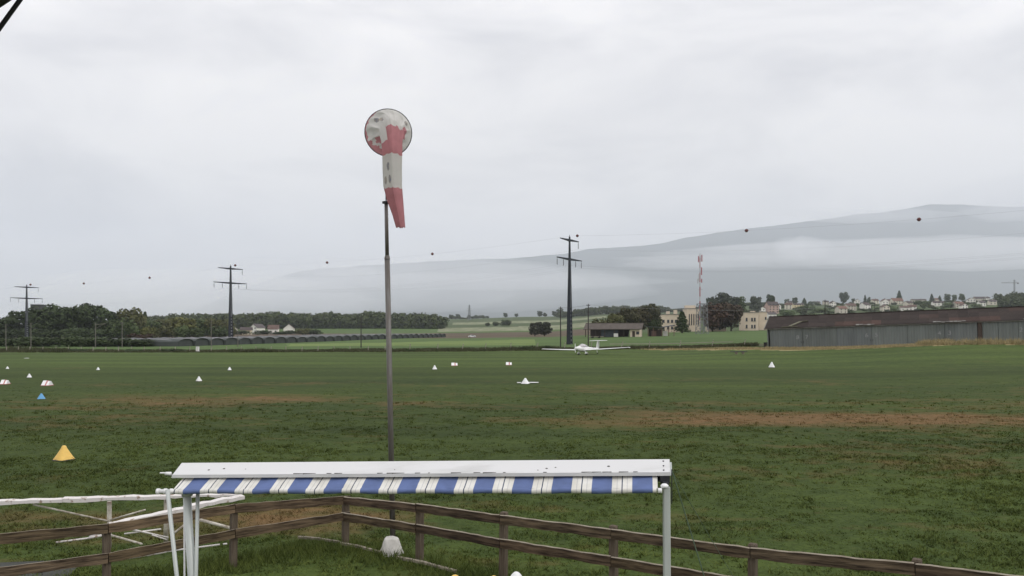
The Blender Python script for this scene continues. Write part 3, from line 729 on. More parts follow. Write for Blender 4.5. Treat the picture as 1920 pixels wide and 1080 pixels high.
for i in range(105):
    px = rnd.uniform(1400, 1990); D = rnd.uniform(760, 980); p = G(px, D); sp.append((p.x, p.y, p.z - 1, rnd.uniform(3, 5.2), rnd.uniform(8, 13)))
for i in range(170):
    px = rnd.uniform(1420, 1990); D = rnd.uniform(980, 1500); p = G(px, D); sp.append((p.x, p.y, p.z - 1, rnd.uniform(3, 5.8), rnd.uniform(6, 11)))
wood('village_greenery', 'soft green mass of gardens and hedges filling the hillside village', sp, 200, 0.08)
sp = []
for i in range(26):
    px = 1890 + rnd.uniform(-15, 90); D = rnd.uniform(950, 1200); p = G(px, D); sp.append((p.x, p.y, p.z - 1, rnd.uniform(12, 20), rnd.uniform(14, 20)))
for i in range(14):
    px = 836 + i * 6 + rnd.uniform(-2, 2); p = G(px, 1800); sp.append((p.x, p.y, p.z - 1, rnd.uniform(4, 9), rnd.uniform(10, 16)))
wood('far_copse', 'grey green wood closing the right end of the village and the far hill', sp, 260, 0.07)

# ------------------------------------------------------------------ buildings
def house(px, D, w, d, h, rh, yaw, wall, roof, label, group=None, name='house', wins=True, gable_front=False, cat='house', over=0.5, flat=False, floors=None):
    p = G(px, D, 0.4); o = empty(name, p, yaw, label, cat, group)
    mb = MB(); H = h + 0.4
    if flat:
        mb.box((0, 0, H / 2), (w, d, H))
    else:
        # walls with gables; the ridge runs along x, or along y when the gable faces the camera
        if gable_front: prof = [(-w/2, 0), (w/2, 0), (w/2, H), (0, H + rh), (-w/2, H)]; secs = [[(x, yy, z) for x, z in prof] for yy in (-d/2, d/2)]
        else: prof = [(-d/2, 0), (d/2, 0), (d/2, H), (0, H + rh), (-d/2, H)]; secs = [[(xx, y, z) for y, z in prof] for xx in (-w/2, w/2)]
        mb.loft(secs)
    wl = mb.build('wall', M_pale, o); wl.color = (*wall, 1)
    rb = MB(); t = 0.22
    if flat:
        rb.box((0, 0, H + 0.15), (w + 2 * over, d + 2 * over, 0.3))
    else:
        half = (w if gable_front else d) / 2; L = (d if gable_front else w) / 2 + over; sl = rh / half; ex = half + over
        for s in (-1, 1):
            a = (s * ex, H - sl * over + 0.03); b = (0, H + rh + 0.03)
            q = [a, b, (b[0], b[1] + t), (a[0], a[1] + t)]
            if s < 0: q = q[::-1]
            secs = [[(x, yy, z) for x, z in q] for yy in (-L, L)] if gable_front else [[(xx, y, z) for y, z in q] for xx in (-L, L)]
            rb.loft(secs)
    rf = rb.build('roof', M_rtile, o); rf.color = (*roof, 1)
    if not flat and rnd.random() < 0.6:
        MB().box((w * 0.18 if not gable_front else 0.4, 0.3, H + rh + 0.35), (0.7, 0.7, 1.5)).build('chimney', M_redwall, rf)
    if wins:
        fl = floors or (2 if h > 4.6 else 1); k = max(2, int(w / 3.6))
        wm = MB().box((0, 0, 0), (1.25, 0.14, 1.45)).mesh('window', M_glass)
        sm = None
        for f in range(fl):
            for i in range(k):
                x = -w / 2 + w * (i + 0.5) / k
                ob = link('window', wm, o); ob.location = (x, -d / 2 - 0.02, 0.4 + 1.7 + f * 2.8)
    return o
W1, W2, W3, PK = (1.16, 1.15, 1.13), (0.95, 0.90, 0.80), (0.78, 0.74, 0.66), (0.70, 0.52, 0.47)
RB, RD, RR, RG = (1.1, 1, .95), (0.70, 0.76, 0.84), (1.6, 1.25, 1.1), (0.9, 1.05, 1.2)
house(440, 640, 4.5, 7, 4.0, 1.6, 0.3, W1, RD, 'narrow white house just right of the second power mast', 'white farmhouses', gable_front=True)
house(462, 610, 8, 7, 3.4, 1.9, 0.25, (1.1, 1.0, 0.78), RD, 'cream low house left of the white farmhouses', 'white farmhouses')
house(483, 690, 8.5, 9, 5.0, 3.0, -0.55, W1, RG, 'highest white farmhouse with a grey roof seen from its corner', 'white farmhouses', gable_front=True)
house(513, 650, 8.0, 8, 4.0, 3.0, 0.18, W1, RB, 'white farmhouse with brown roof in the middle of the group', 'white farmhouses')
house(542, 670, 8.8, 9, 4.2, 3.6, 0.22, W1, RB, 'white gabled farmhouse with dark half roof at the right of the group', 'white farmhouses', gable_front=True)
house(1447, 940, 13, 10, 9.5, 4, 0.15, PK, RD, 'tall pinkish house under the dark domed tree at the village left end', 'village houses', floors=4)
VH = [  # px, py of the base, w, h, roof h, yaw, wall, roof, gable to the front, what it looks like
 (1425, 588, 11, 5.2, 3.0, 0.3, W1, RB, 1, 'white gabled house lowest at the left end of the village'),
 (1440, 585, 11, 5.4, 3.0, 0.3, W1, RB, 1, 'second white gabled house from the village left end'),
 (1455, 582, 11, 5.4, 3.2, 0.3, W1, RB, 1, 'third white gabled house from the village left end'),
 (1446, 597, 9, 3.6, 2.0, 0.1, W1, RG, 0, 'small low white house behind the hangar left corner'),
 (1478, 580, 10, 5.4, 2.8, -0.2, W2, RB, 0, 'beige house right of the row of three white gables'),
 (1495, 578, 17, 4.2, 2.2, 0.1, (1.0, .88, .6), RD, 0, 'long cream house at the left of the village'),
 (1530, 571, 17, 3.4, 3.0, 0.05, W1, RD, 0, 'long white fronted house high beside the lone pole'),
 (1561, 575, 9, 4.6, 3.0, 0.2, W1, RD, 1, 'small white house just right of the lone pole'),
 (1577, 588, 12, 5.2, 3.0, 0.2, W3, RR, 0, 'brownish house low in the middle left of the village'),
 (1594, 582, 13, 5.2, 3.2, 0.1, W3, RB, 0, 'brown roofed house below the dark round skyline tree'),
 (1607, 570, 11, 5.0, 3.4, -0.2, W1, RB, 1, 'white gabled house left of the first pointed tree'),
 (1622, 580, 12, 5.2, 3.0, 0.4, W1, RD, 0, 'white terraced house with balconies in the village middle'),
 (1640, 570, 12, 5.0, 3.0, 0.1, W2, RB, 0, 'beige house just right of the first pointed tree'),
 (1658, 573, 11, 5.8, 3.6, 0.0, W1, RB, 1, 'bright white gable in the middle of the village'),
 (1659, 584, 10, 4.6, 2.6, 0.1, W2, RB, 1, 'cream house below the bright white gable'),
 (1681, 571, 19, 5.0, 4.6, 0.08, W2, RR, 0, 'large red brown roofed house below the tallest conifer'),
 (1703, 575, 11, 4.6, 2.8, 0.3, W2, RD, 0, 'small dark roofed house right of the tallest conifer'),
 (1710, 583, 10, 4.4, 2.6, -0.2, W1, RB, 0, 'white house low right of the tallest conifer'),
 (1694, 583, 12, 3.6, 2.2, 0.0, W1, RB, 0, 'low white house just above the hangar roof middle'),
 (1722, 562, 33, 4.0, 2.6, 0.05, W3, RD, 0, 'long dark flat looking roof on the skyline right of the conifer'),
 (1756, 566, 11, 4.6, 3.0, 0.2, W2, RR, 0, 'red roofed house by the right pair of pointed trees'),
 (1758, 574, 16, 4.2, 2.4, -0.15, W1, RD, 0, 'long bright white house with a stepped front'),
 (1796, 577, 13, 4.8, 2.8, 0.1, W3, RR, 0, 'brown house right of the long stepped white house'),
 (1806, 580, 9, 4.2, 2.6, 0.1, W1, RB, 1, 'small white gable low at the right of the village'),
 (1820, 569, 13, 4.8, 3.4, -0.3, W1, RG, 1, 'wide white gable with grey cladding at the village right'),
 (1836, 556, 26, 5.0, 4.0, 0.05, W3, RD, 0, 'big dark roof highest on the right skyline'),
 (1850, 562, 12, 5.4, 3.0, 0.25, W1, RD, 0, 'white house below the big dark roof'),
 (1840, 574, 10, 4.2, 2.6, 0.1, W1, RG, 0, 'grey roofed house below the wide white gable'),
 (1860, 572, 11, 4.4, 2.6, -0.2, W2, RG, 0, 'beige house low at the village right end'),
 (1872, 567, 17, 4.4, 2.4, 0.1, W1, RD, 0, 'long pale house last at the village right end'),
 (1875, 556, 10, 4.6, 2.8, 0.1, W2, RD, 0, 'small house on the skyline left of the thin dark tree'),
 (1640, 561, 12, 4.6, 3.0, 0.0, W3, RB, 0, 'brown roof on the skyline right of the first pointed tree'),
 (1668, 561, 11, 4.6, 3.0, 0.1, W3, RB, 0, 'brown roof on the skyline left of the tallest conifer'),
 (1548, 566, 12, 4.6, 3.0, 0.1, W3, RD, 0, 'dark roof on the skyline above the lone pole'),
 (1480, 563, 12, 4.6, 3.0, 0.1, W3, RD, 0, 'dark roof on the skyline above the long cream house')]
for px, py, w, h, rh, yaw, wc, rc, gf, lb in VH:
    D = solveD(px, py, 640, 1700); house(px, D, w * 0.88, w * 0.72 if w < 16 else 10, h * 1.12, rh * 0.92, yaw, wc, rc, lb, 'village houses', gable_front=bool(gf))
gv = 'trees among the village houses'
for px, py, h, w, kd, c, lb in [
    (1582, 563, 26, 19, 'broad', DG, 'large dark round tree on the village skyline'), (1622, 567, 18, 8, 'conifer', DG, 'first dark pointed tree left on the village skyline'), (1629, 567, 14, 9, 'round', DG, 'round tree touching the first pointed tree'),
    (1686, 566, 25, 14, 'conifer', DG, 'tallest dark conifer on the village skyline'), (1747, 565, 17, 10, 'conifer', DG, 'dark pointed tree right of the long dark roof'), (1762, 564, 13, 9, 'conifer', DG, 'smaller pointed tree right of the red roofed house'),
    (1777, 564, 17, 14, 'round', MG, 'round green tree left of the big dark skyline roof'), (1790, 563, 15, 12, 'round', MG, 'second round green tree before the big dark skyline roof'), (1804, 562, 17, 13, 'round', MG, 'third round green tree touching the big dark skyline roof'),
    (1894, 556, 17, 5, 'column', DG, 'thin dark columnar tree beside the crane'), (1508, 565, 14, 12, 'conifer', DG, 'dark fir above the long white fronted house'), (1490, 566, 16, 14, 'round', DG, 'dark round tree above the long cream house'), (1475, 567, 13, 12, 'round', DG, 'dark round tree right of the pink house'),
    (1525, 564, 11, 20, 'bush', DG, 'wide dark bushes behind the long white fronted house'), (1600, 566, 12, 9, 'round', MG, 'small green tree right of the large dark round tree'),
    (1660, 563, 9, 9, 'round', DG, 'small dark tree above the bright white gable'), (1740, 573, 10, 18, 'bush', MG, 'wide green bush left of the long stepped white house'), (1722, 572, 10, 16, 'bush', DG, 'wide dark bush below the long dark roof'),
    (1513, 583, 10, 22, 'bush', MG, 'wide green bush below the long cream house'), (1540, 586, 9, 20, 'bush', MG, 'wide green bush at the foot of the lone pole'), (1676, 583, 9, 14, 'bush', MG, 'green bush below the red brown roofed house'), (1778, 577, 10, 16, 'bush', MG, 'green bush right of the long stepped white house'), (1830, 577, 8, 14, 'bush', MG, 'green bush between the low right village houses'), (1895, 569, 13, 22, 'bush', MG, 'broad green bush at the village right end'), (1478, 592, 9, 20, 'bush', MG, 'green bush behind the hangar left end')]:
    D = solveD(px, py, 640, 1790); tree(px, D, h * (0.72 if kd == 'bush' else 1), w, kd, (c[0] * 1.5, c[1] * 1.5, c[2] * 1.5) if kd == 'bush' else c, lb, gv)

# cream flat roofed buildings between the trees
def block(px, D, w, d, h, label, wx, wz, ww, wh, slit=False, yaw=0.0, roofs=()):
    o = empty('cream_building', G(px, D, 0.4), yaw, label, 'building', 'cream buildings behind the trees')
    mb = MB().box((0, 0, h / 2), (w, d, h)); wl = mb.build('wall', M_cream, o)
    MB().box((0, 0, h + 0.15), (w + 0.5, d + 0.5, 0.3)).build('parapet', M_gutter, o)
    wm = MB().box((0, 0, 0), (ww, 0.14, wh)).mesh('window', M_glass); sm = MB().box((0, 0, 0), (ww + 0.3, 0.3, 0.14)).mesh('sill', M_gutter)
    for z in wz:
        for x in wx:
            q = link('window', wm, o); q.location = (x, -d / 2 - 0.02, z)
            if not slit:
                s = link('sill', sm, q); s.location = (0, -0.06, -wh / 2 - 0.05)
    for (x, y, bw, bh) in roofs: MB().box((x, y, h + 0.3 + bh / 2), (bw, 3, bh)).build('roof_box', M_cream, o)
    return o
block(1254, 415, 9.6, 9, 9.4, 'cream flat roofed building with a row of small square windows left of the conifer', [-3.6, -1.2, 0.8, 2.8], [2.6, 6.0], 1.1, 1.5, roofs=[(-0.5, 0, 1.4, 1.5), (3.6, 1, 1.4, 2.2)])
block(1297, 430, 7.4, 10, 12.4, 'tall cream building with vertical slit windows left of the telecom mast', [-2.4, -1.2, 0, 1.2, 2.4], [6.6], 0.5, 6.0, True, roofs=[(-1.0, 0, 5.4, 1.6)])
block(1404, 420, 7.2, 10, 9.6, 'cream building right of the dark brown tree', [-2.6, 0.2, 1.6], [2.4, 6.0], 0.9, 1.8, roofs=[(2, 0, 2, 0.6)])
block(1426, 428, 4.0, 9, 9.9, 'narrow plain cream building just left of the hangar roof', [1.3], [6.6], 0.8, 1.4)
block(1342, 405, 9.0, 6, 3.0, 'low cream outbuilding under the reddish brown tree', [-2.8, 1.2], [1.7], 1.0, 1.0)
o = empty('tower_block', G(72, 520), 0.1, 'flat topped dark tower block showing above the left trees', 'building')
MB().box((0, 0, 10.2), (6.0, 8, 20.4)).build('wall', mat('dark_cladding', (0.06, 0.065, 0.06), 0.8, noise=0.2, scale=0.5), o)
MB().box((0, 0, 20.6), (6.3, 8.3, 0.5)).build('parapet', M_dark, o)

# barn
b0 = G(1152, 300); o = empty('barn', b0, -0.28, 'long low open barn with brown roof left of the cream buildings', 'barn')
Lb, db = 20.0, 8.0
rb = MB()
for s in (-1, 1):
    q = [(s * (db/2 + 0.9), 2.75), (0, 5.0), (0, 5.18), (s * (db/2 + 0.9), 2.93)]
    if s < 0: q = q[::-1]
    rb.loft([[(x, y, z) for y, z in q] for x in (-Lb/2 - 0.9, Lb/2 + 0.9)])
rf = rb.build('roof', M_barnr, o)
MB().bar((-Lb/2 - 0.9, 0, 5.22), (Lb/2 + 0.9, 0, 5.22), 0.35, 0.14).build('ridge_cap', M_barnr, rf)
MB().box((-2.5, db/2 - 0.1, 1.6), (Lb - 5.4, 0.2, 3.2)).build('back_wall', M_brown, o)
for x in (-10.2, -6.5, -3.0, 0.6, 4.0): MB().box((x, -db/2 + 0.2, 1.5), (0.28, 0.28, 3.0)).build('post', M_brown, o)
g = MB(); g.loft([[(x, -db/2, 0), (x, db/2, 0), (x, db/2, 2.9), (x, 0, 4.85), (x, -db/2, 2.9)] for x in (6.4, 9.9)]); gw = g.build('gable_room', M_cream, o)
MB().box((7.7, -db/2 - 0.03, 1.1), (1.0, 0.1, 2.2)).build('door', M_brown, gw)
MB().box((9.2, -db/2 - 0.03, 1.5), (1.1, 0.1, 1.1)).build('window', M_glass, gw)
MB().box((-1.2, -db/2 + 0.35, 1.3), (6.4, 0.12, 2.6)).build('board_wall', mat('barn_blue_boards', (0.055, 0.065, 0.075), 0.9, noise=0.3, scale=2), o)
MB().box((1.2, -db/2 - 0.2, 0.7), (1.6, 0.15, 1.3)).build('panel', M_pale, o)
o['note'] = ''
del o['note']
for i, (px, D, L, c, lb) in enumerate([(1222, 300, 5.0, M_white, 'white trailer parked in the barn yard'),]):
    t = empty('trailer', G(1117, 288), 0.1, 'low pale flat trailer left of the barn', 'trailer')
    MB().box((0, 0, 0.55), (5.5, 1.8, 0.22)).build('bed', M_lath, t)
    for x in (-1.2, 1.2):
        for y in (-0.85, 0.85): MB().tube((x, y - 0.1, 0.35), (x, y + 0.1, 0.35), 0.33, n=12).build('wheel', M_tyre, t)
# open shelter with canopy
o = empty('open_shelter', G(1238, 302), 0.04, 'dark canopied open shelter right of the barn', 'shelter')
rb = MB()
for x0, x1, z0, z1 in ((-5.8, -0.2, 3.7, 3.3), (0.2, 5.0, 3.2, 4.1)):
    rb.loft([[(x0, -3, z0), (x0, 3, z0), (x0, 3, z0 + 0.22), (x0, -3, z0 + 0.22)], [(x1, -3, z1), (x1, 3, z1), (x1, 3, z1 + 0.22), (x1, -3, z1 + 0.22)]])
rb.build('canopy', M_dark, o)
for x in (-5.2, -3.2, 0.0, 2.6, 4.6): MB().box((x, -2.6, 1.65), (0.22, 0.22, 3.3)).build('post', M_redwall, o)
MB().box((-1.6, 1.5, 1.3), (5.0, 0.3, 2.6)).build('back_wall', M_brown, o); MB().box((2.2, 1.4, 1.1), (1.8, 0.3, 1.9)).build('panel', M_pale, o)
MB().box((-2.6, -0.5, 1.0), (1.6, 1.6, 2.0)).build('counter', M_redwall, o)

# polytunnels / crop nets: a long row seen end on
A0, A1 = np.array([-92.0, 226.0]), np.array([-38.5, 452.0]); NT = 32
ax = np.array([-0.985, 0.17])
mbt = MB(); Rt, Lt, Ht = 3.72, 34.0, 2.1
prof = [(Rt * math.cos(t), Ht * math.sin(t) ** 0.7 if t not in (0, math.pi) else 0) for t in np.linspace(0, math.pi, 9)]
prof = [(Rt * math.cos(t), Ht * max(0, math.sin(t)) ** 0.38) for t in np.linspace(0, math.pi, 9)]
NS = 9
secs = [[(k / (NS - 1) * Lt, y, z - (0.12 if k % 2 else 0) * z) for y, z in prof] for k in range(NS)]
v = [p for q in secs for p in q]; fs, ms = [], []
for j in range(NS - 1):
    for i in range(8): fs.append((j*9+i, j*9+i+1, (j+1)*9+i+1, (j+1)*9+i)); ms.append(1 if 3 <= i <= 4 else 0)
mbt.add(v, fs); mbt.m = ms
cover = mbt.mesh('cover', [M_netd, M_net])
endm = MB().add([(0.25, y, z) for y, z in prof], [tuple(range(9))]).mesh('end_sheet', M_netd)
hoop = MB()
hoop.path([(-0.02, y * 1.01, z * 1.01) for y, z in prof], 0.07, 5)
hoopm = hoop.mesh('hoop', M_netd)
for i in range(NT):
    p = A0 + (A1 - A0) * i / (NT - 1)
    o = empty('crop_tunnel', (p[0], p[1], gz(p[0], p[1]) - 0.05), math.atan2(ax[1], ax[0]) + rnd.uniform(-.01, .01), 'low dark netted crop tunnel in the long row left of the bright green field', 'tunnel', 'netted crop tunnels in a long row')
    o.scale = (1, 1, rnd.uniform(0.94, 1.06))
    for nm, m_ in (('cover', cover), ('end_sheet', endm), ('hoop', hoopm)): link(nm, m_, o)

# ------------------------------------------------------------------ power line
UD = Vector((117.6, -72.0, 0)).normalized(); ARM = Vector((UD.y * -1, UD.x, 0))   # arm direction, pointing right and away
PY = [(Vector((-227.5, 375, 0)), 25.9), (Vector((-102, 290, 0)), 27.9), (Vector((15.7, 218, 0)), 30.0), (Vector((135.1, 145.0, 0)), 30.3)]
PY.insert(0, (PY[0][0] - Vector((125, -85, 0)) * 1.05, 25.0))
lab = {1: 'leftmost power mast rising out of the dark trees', 2: 'second power mast from the left beside the white farmhouses', 3: 'tallest and nearest power mast behind the white motor glider'}
anch = {}
for k, (p, top) in enumerate(PY):
    z0 = gz(p.x, p.y) - 0.3; H = top
    zu, zl = H - 0.9, H - 6.1                  # crossarm heights
    U, Lw = 5.4, 7.3
    ends = {'earth': p + ARM * 1.2 + Vector((0, 0, H + 0.35)), 'ur': p + ARM * U + Vector((0, 0, zu - 2.1)), 'l1': p - ARM * Lw + Vector((0, 0, zl - 2.1)), 'l2': p - ARM * 3.6 + Vector((0, 0, zl - 2.1)), 'l3': p + ARM * 3.6 + Vector((0, 0, zl - 2.1)), 'l4': p + ARM * Lw + Vector((0, 0, zl - 2.1))}
    anch[k] = ends
    if k not in lab: continue
    o = empty('power_mast', (p.x, p.y, z0), math.atan2(ARM.y, ARM.x), lab[k], 'power mast', 'power masts with two crossarms')
    HH = H - z0
    w0, w1, d0, d1 = 1.05, 0.26, 1.25, 0.26
    # two tapered legs joined by webs with openings low down: local x is the arm direction
    for s, nm, mm in ((-1, 'leg', M_steel), (1, 'leg', M_steel)):
        mb = MB(); secs = []
        for z in (0, HH * 0.5, HH):
            q = z / HH; cx_ = s * (w0 * (1 - q) + w1 * q) * 0.5; t = 0.17 * (1 - q) + 0.10 * q; dd = (d0 * (1 - q) + d1 * q) / 2
            secs.append([(cx_ - t, -dd, z), (cx_ + t, -dd, z), (cx_ + t, dd, z), (cx_ - t, dd, z)])
        mb.loft(secs); mb.build(nm, mm, o)
    mb = MB(); nseg = 26
    zs = [HH * i / nseg for i in range(nseg + 1)]
    for i in range(nseg):
        za, zb = zs[i], zs[i+1]
        if i < 9: zb = za + (zb - za) * 0.5    # openings between the webs low down
        qa, qb = za / HH, zb / HH
        secs = []
        for z, q in ((za, qa), (zb, qb)):
            hw = (w0 * (1 - q) + w1 * q) * 0.5 - (0.17 * (1 - q) + 0.10 * q) + 0.01; dd = (d0 * (1 - q) + d1 * q) / 2 * 0.72
            secs.append([(-hw, -dd, z), (hw, -dd, z), (hw, dd, z), (-hw, dd, z)])
        mb.loft(secs)
    mb.build('web', M_conc, o)
    for zz, LL, spots in ((zu - z0, U, (U - 0.15,)), (zl - z0, Lw, (-Lw + 0.15, -3.6, 3.6, Lw - 0.15))):
        mb = MB()
        for s in (-1, 1):
            mb.loft([[(0, -0.26, zz - 0.38), (0, 0.26, zz - 0.38), (0, 0.26, zz + 0.22), (0, -0.26, zz + 0.22)], [(s * LL, -0.10, zz - 0.10), (s * LL, 0.10, zz - 0.10), (s * LL, 0.10, zz + 0.12), (s * LL, -0.10, zz + 0.12)]][::s])
        cr = mb.build('crossarm', M_steel, o)
        for x in spots:
            mb = MB(); mb.tube((x, 0, zz - 0.1), (x, 0, zz - 2.05), 0.05, n=6)
            for j in range(7): mb.tube((x, 0, zz - 0.55 - j * 0.2), (x, 0, zz - 0.62 - j * 0.2), 0.14, n=8)
            mb.build('insulator', M_ins, cr)
    MB().tube((0, 0, HH - 0.05), (0, 0, HH + 0.5), 0.09, 0.05, 8).build('spike', M_steel, o)
def cat_pts(a, b, sag, n=14): return [a + (b - a) * (i / n) - Vector((0, 0, 4 * sag * (i / n) * (1 - i / n))) for i in range(n + 1)]
wl = {'earth': ('topmost overhead wire carrying the red marker balls', 2.0, 0.009), 'ur': ('overhead wire hung from the upper crossarms', 3.2, 0.007), 'l1': ('overhead wire at the left tips of the lower crossarms', 3.2, 0.007), 'l2': ('overhead wire hung left of the mast shafts', 3.2, 0.007), 'l3': ('overhead wire hung right of the mast shafts', 3.2, 0.007), 'l4': ('overhead wire at the right tips of the lower crossarms', 3.2, 0.007)}
for key, (lb, sag, r) in wl.items():
    mb = MB()
    for k in range(len(PY) - 1): mb.path(cat_pts(anch[k][key], anch[k+1][key], sag), r, 4)
    tag(mb.build('overhead_wire', M_wire), lb, 'wire', 'overhead wires of the power line')
# red marker balls, by span and fraction along it
ballm = None
def ball(pos, r, label):
    global ballm
    o = empty('marker_ball', pos, 0, label, 'marker ball', 'red marker balls on the top wire')
    if ballm is None:
        mb = MB(); pr = [(max(0.02, math.sin(t)), -math.cos(t)) for t in np.linspace(0.05, math.pi - 0.05, 11)]; mb.lathe(pr, 16); ballm = mb.mesh('shell', M_ball, True)
        cl = MB().tube((-1.25, 0, 0), (1.25, 0, 0), 0.12, n=8).mesh('clamp', M_wire); ball.cl = cl
    s = link('shell', ballm, o); c = link('clamp', ball.cl, o); o.scale = (r, r, r); o.rotation_euler.z = math.atan2(UD.y, UD.x)
for k, px, r, lb in [(1, 57, .48, 'marker ball at the top of the leftmost mast'), (1, 157, .45, 'left one of two marker balls between the first and second masts'), (1, 281, .45, 'right one of two marker balls between the first and second masts'), (2, 441, .42, 'marker ball at the top of the second mast'), (2, 613, .42, 'marker ball left of the windsock pole'), (2, 811, .42, 'marker ball just right of the windsock pole'), (3, 1082, .38, 'marker ball at the top of the tallest mast'), (3, 1400, .42, 'marker ball before the mountain, right of the telecom mast'), (3, 1722, .42, 'rightmost marker ball high above the hangar')]:
    a, b = anch[k]['earth'], anch[k+1]['earth']; best = min((abs(HX + F * q.x / q.y - px), i) for i, q in enumerate(cat_pts(a, b, 2.0, 400)))[1]
    ball(cat_pts(a, b, 2.0, 400)[best], r, lb)

# railway / utility poles
UP = [(11, 210, 6.4, 0, 'leftmost thin railway pole at the photo edge'), (58, 205, 6.6, 0, 'thin railway pole right beside the leftmost power mast'), (179, 205, 6.6, 1, 'thin railway pole with a side arm before the dark wood'), (229, 205, 6.8, 0, 'thin railway pole at the right edge of the dark wood'), (396, 215, 7.4, 0, 'thin pole left of the second power mast'), (446, 215, 4.6, 0, 'short pole right beside the second power mast'), (677, 200, 8.0, 0, 'dark pole left of the windsock pole in the bright field'), (1051, 185, 9.6, 0, 'dark pole close left of the tallest mast'), (1103, 190, 10.2, 0, 'dark pole close right of the tallest mast'), (1547, 240, 11.5, 0, 'dark pole rising behind the hangar roof'), (1640, 420, 14.5, 0, 'thin grey pole among the village houses')]
tops = []
for px, D, h, arm, lb in UP:
    p = G(px, D, 0.2); o = empty('utility_pole', p, 0, lb, 'pole', 'poles along the railway and fields')
    MB().tube((0, 0, 0), (0, 0, h), 0.15 if px > 600 else 0.12, 0.11 if px > 600 else 0.09, 10).build('shaft', M_upole if px > 600 else M_gpole, o)
    if arm: MB().bar((0, 0, h - 0.5), (2.6, 0, h - 0.2), 0.08, 0.08).bar((0, 0, h - 1.5), (2.2, 0, h - 0.35), 0.05, 0.05).build('arm', M_fstk, o)
    else: MB().bar((-0.45, 0, h - 0.4), (0.45, 0, h - 0.4), 0.1, 0.1).build('arm', M_upole, o)
    for x in (-0.35, 0.35): MB().lathe([(0.05, 0), (0.07, 0.08), (0.04, 0.18)], 8, (x, 0, h - 0.34)).build('insulator', M_ins, o)
    tops.append(Vector((p.x, p.y, p.z + h - 0.2)))
for i0, i1, lb in [(0, 3, 'faint trolley wire along the railway poles at the left'), (7, 8, 'wire between the two poles flanking the tallest mast')]:
    mb = MB()
    for a, b in zip(tops[i0:i1], tops[i0+1:i1+1]): mb.path(cat_pts(a, b, 0.25, 8), 0.02, 4)
    tag(mb.build('pole_wire', M_wire), lb, 'wire')
mb = MB(); mb.path(cat_pts(tops[8], tops[8] + Vector((60, 3, -0.5)), 1.0, 12), 0.025, 4)
tag(mb.build('pole_wire', mat('pale_wire', (0.35, 0.36, 0.36), 0.6, noise=0.2, scale=1)), 'pale wire running right from the pole beside the tallest mast above the barn', 'wire')

# far lattice pylon and telecom mast
def lattice(mb, b, t, w0, w1, n, r):
    cs = []
    for i in range(n + 1):
        q = i / n; w = (w0 * (1 - q) + w1 * q) / 2; z = b + (t - b) * q
        cs.append([Vector((sx * w, sy * w, z)) for sx, sy in ((-1,-1),(1,-1),(1,1),(-1,1))])
    for i in range(n):
        for k in range(4):
            mb.tube(cs[i][k], cs[i+1][k], r, n=5); mb.tube(cs[i][k], cs[i+1][(k+1) % 4], r * 0.6, n=4); mb.tube(cs[i][(k+1) % 4], cs[i+1][k], r * 0.6, n=4); mb.tube(cs[i+1][k], cs[i+1][(k+1) % 4], r * 0.6, n=4)
    return mb
o = empty('lattice_pylon', G(880, 1500, 0.5), 0.4, 'faint distant lattice pylon on the far ridge', 'pylon')
lattice(MB(), 0, 30, 5, 1.0, 8, 0.22).build('tower', M_lat, o)
for z, l in ((19, 6), (23.5, 5), (27.5, 3.6)): MB().bar((-l, 0, z), (l, 0, z), 0.35, 0.35).build('crossarm', M_lat, o)
tb = G(1316, 335, 0.3); o = empty('telecom_mast', tb, 0.3, 'tall red and white telecom mast on a lattice base beside the brown trees', 'telecom mast')
lattice(MB(), 0, 13.0, 3.9, 3.0, 5, 0.13).build('lattice_base', M_lat, o)
mb = MB(); zt = 34.0
for i in range(14):
    z0, z1 = 6 + (zt - 6) * i / 14, 6 + (zt - 6) * (i + 1) / 14
    mb.tube((-0.9, 0, z0), (-0.9, 0, z1), 0.30 - 0.011 * i, 0.30 - 0.011 * (i + 1), 10, mi=0 if i % 3 == 1 else 1)
mb.build('pole', [M_rw_w, M_rw_r], o)
MB().box((-0.3, 0, 13.0), (2.6, 2.4, 0.12)).build('platform', M_lat, o)
for x, y, z, h, mm in [(-1.55, 0, 31.6, 2.6, M_rw_r), (-0.30, -0.5, 32.0, 2.8, M_rw_r), (-0.5, 0.6, 32.0, 2.6, M_rw_w), (-1.5, -0.3, 24.0, 2.8, M_rw_w), (-0.35, -0.3, 26.6, 3.2, M_rw_r), (-1.9, 0, 22.4, 2.0, M_rw_w), (-0.1, 0, 22.6, 1.6, M_rw_r)]:
    a = MB().cbox((x, y, z), (0.38, 0.28, h), 0.05).build('panel_antenna', mm, o)
    MB().bar((x, y, z), (-0.9, 0, z), 0.07, 0.07).build('bracket', M_lat, a)
for x, z in ((-1.5, 18.6), (-0.1, 18.8)): MB().lathe([(0.05, 0), (0.32, 0.16), (0.35, 0.2)], 12, (x, -0.2, z)).build('dish', M_rw_w, o)
# tower crane far right
o = empty('tower_crane', G(1902, 1300), 0, 'thin tower crane on the far right skyline', 'crane')
lattice(MB(), 0, 36, 1.6, 1.6, 12, 0.12).build('mast', M_lat, o)
MB().bar((-21, 0, 31), (7, 0, 31), 0.5, 0.7).build('jib', M_lat, o)
MB().path([(-15, 0, 31.2), (0, 0, 35.5), (6, 0, 31.2)], 0.1, 4).build('tie', M_lat, o)
MB().box((5.8, 0, 30), (2.2, 1.2, 1.4)).build('counterweight', M_conc, o)

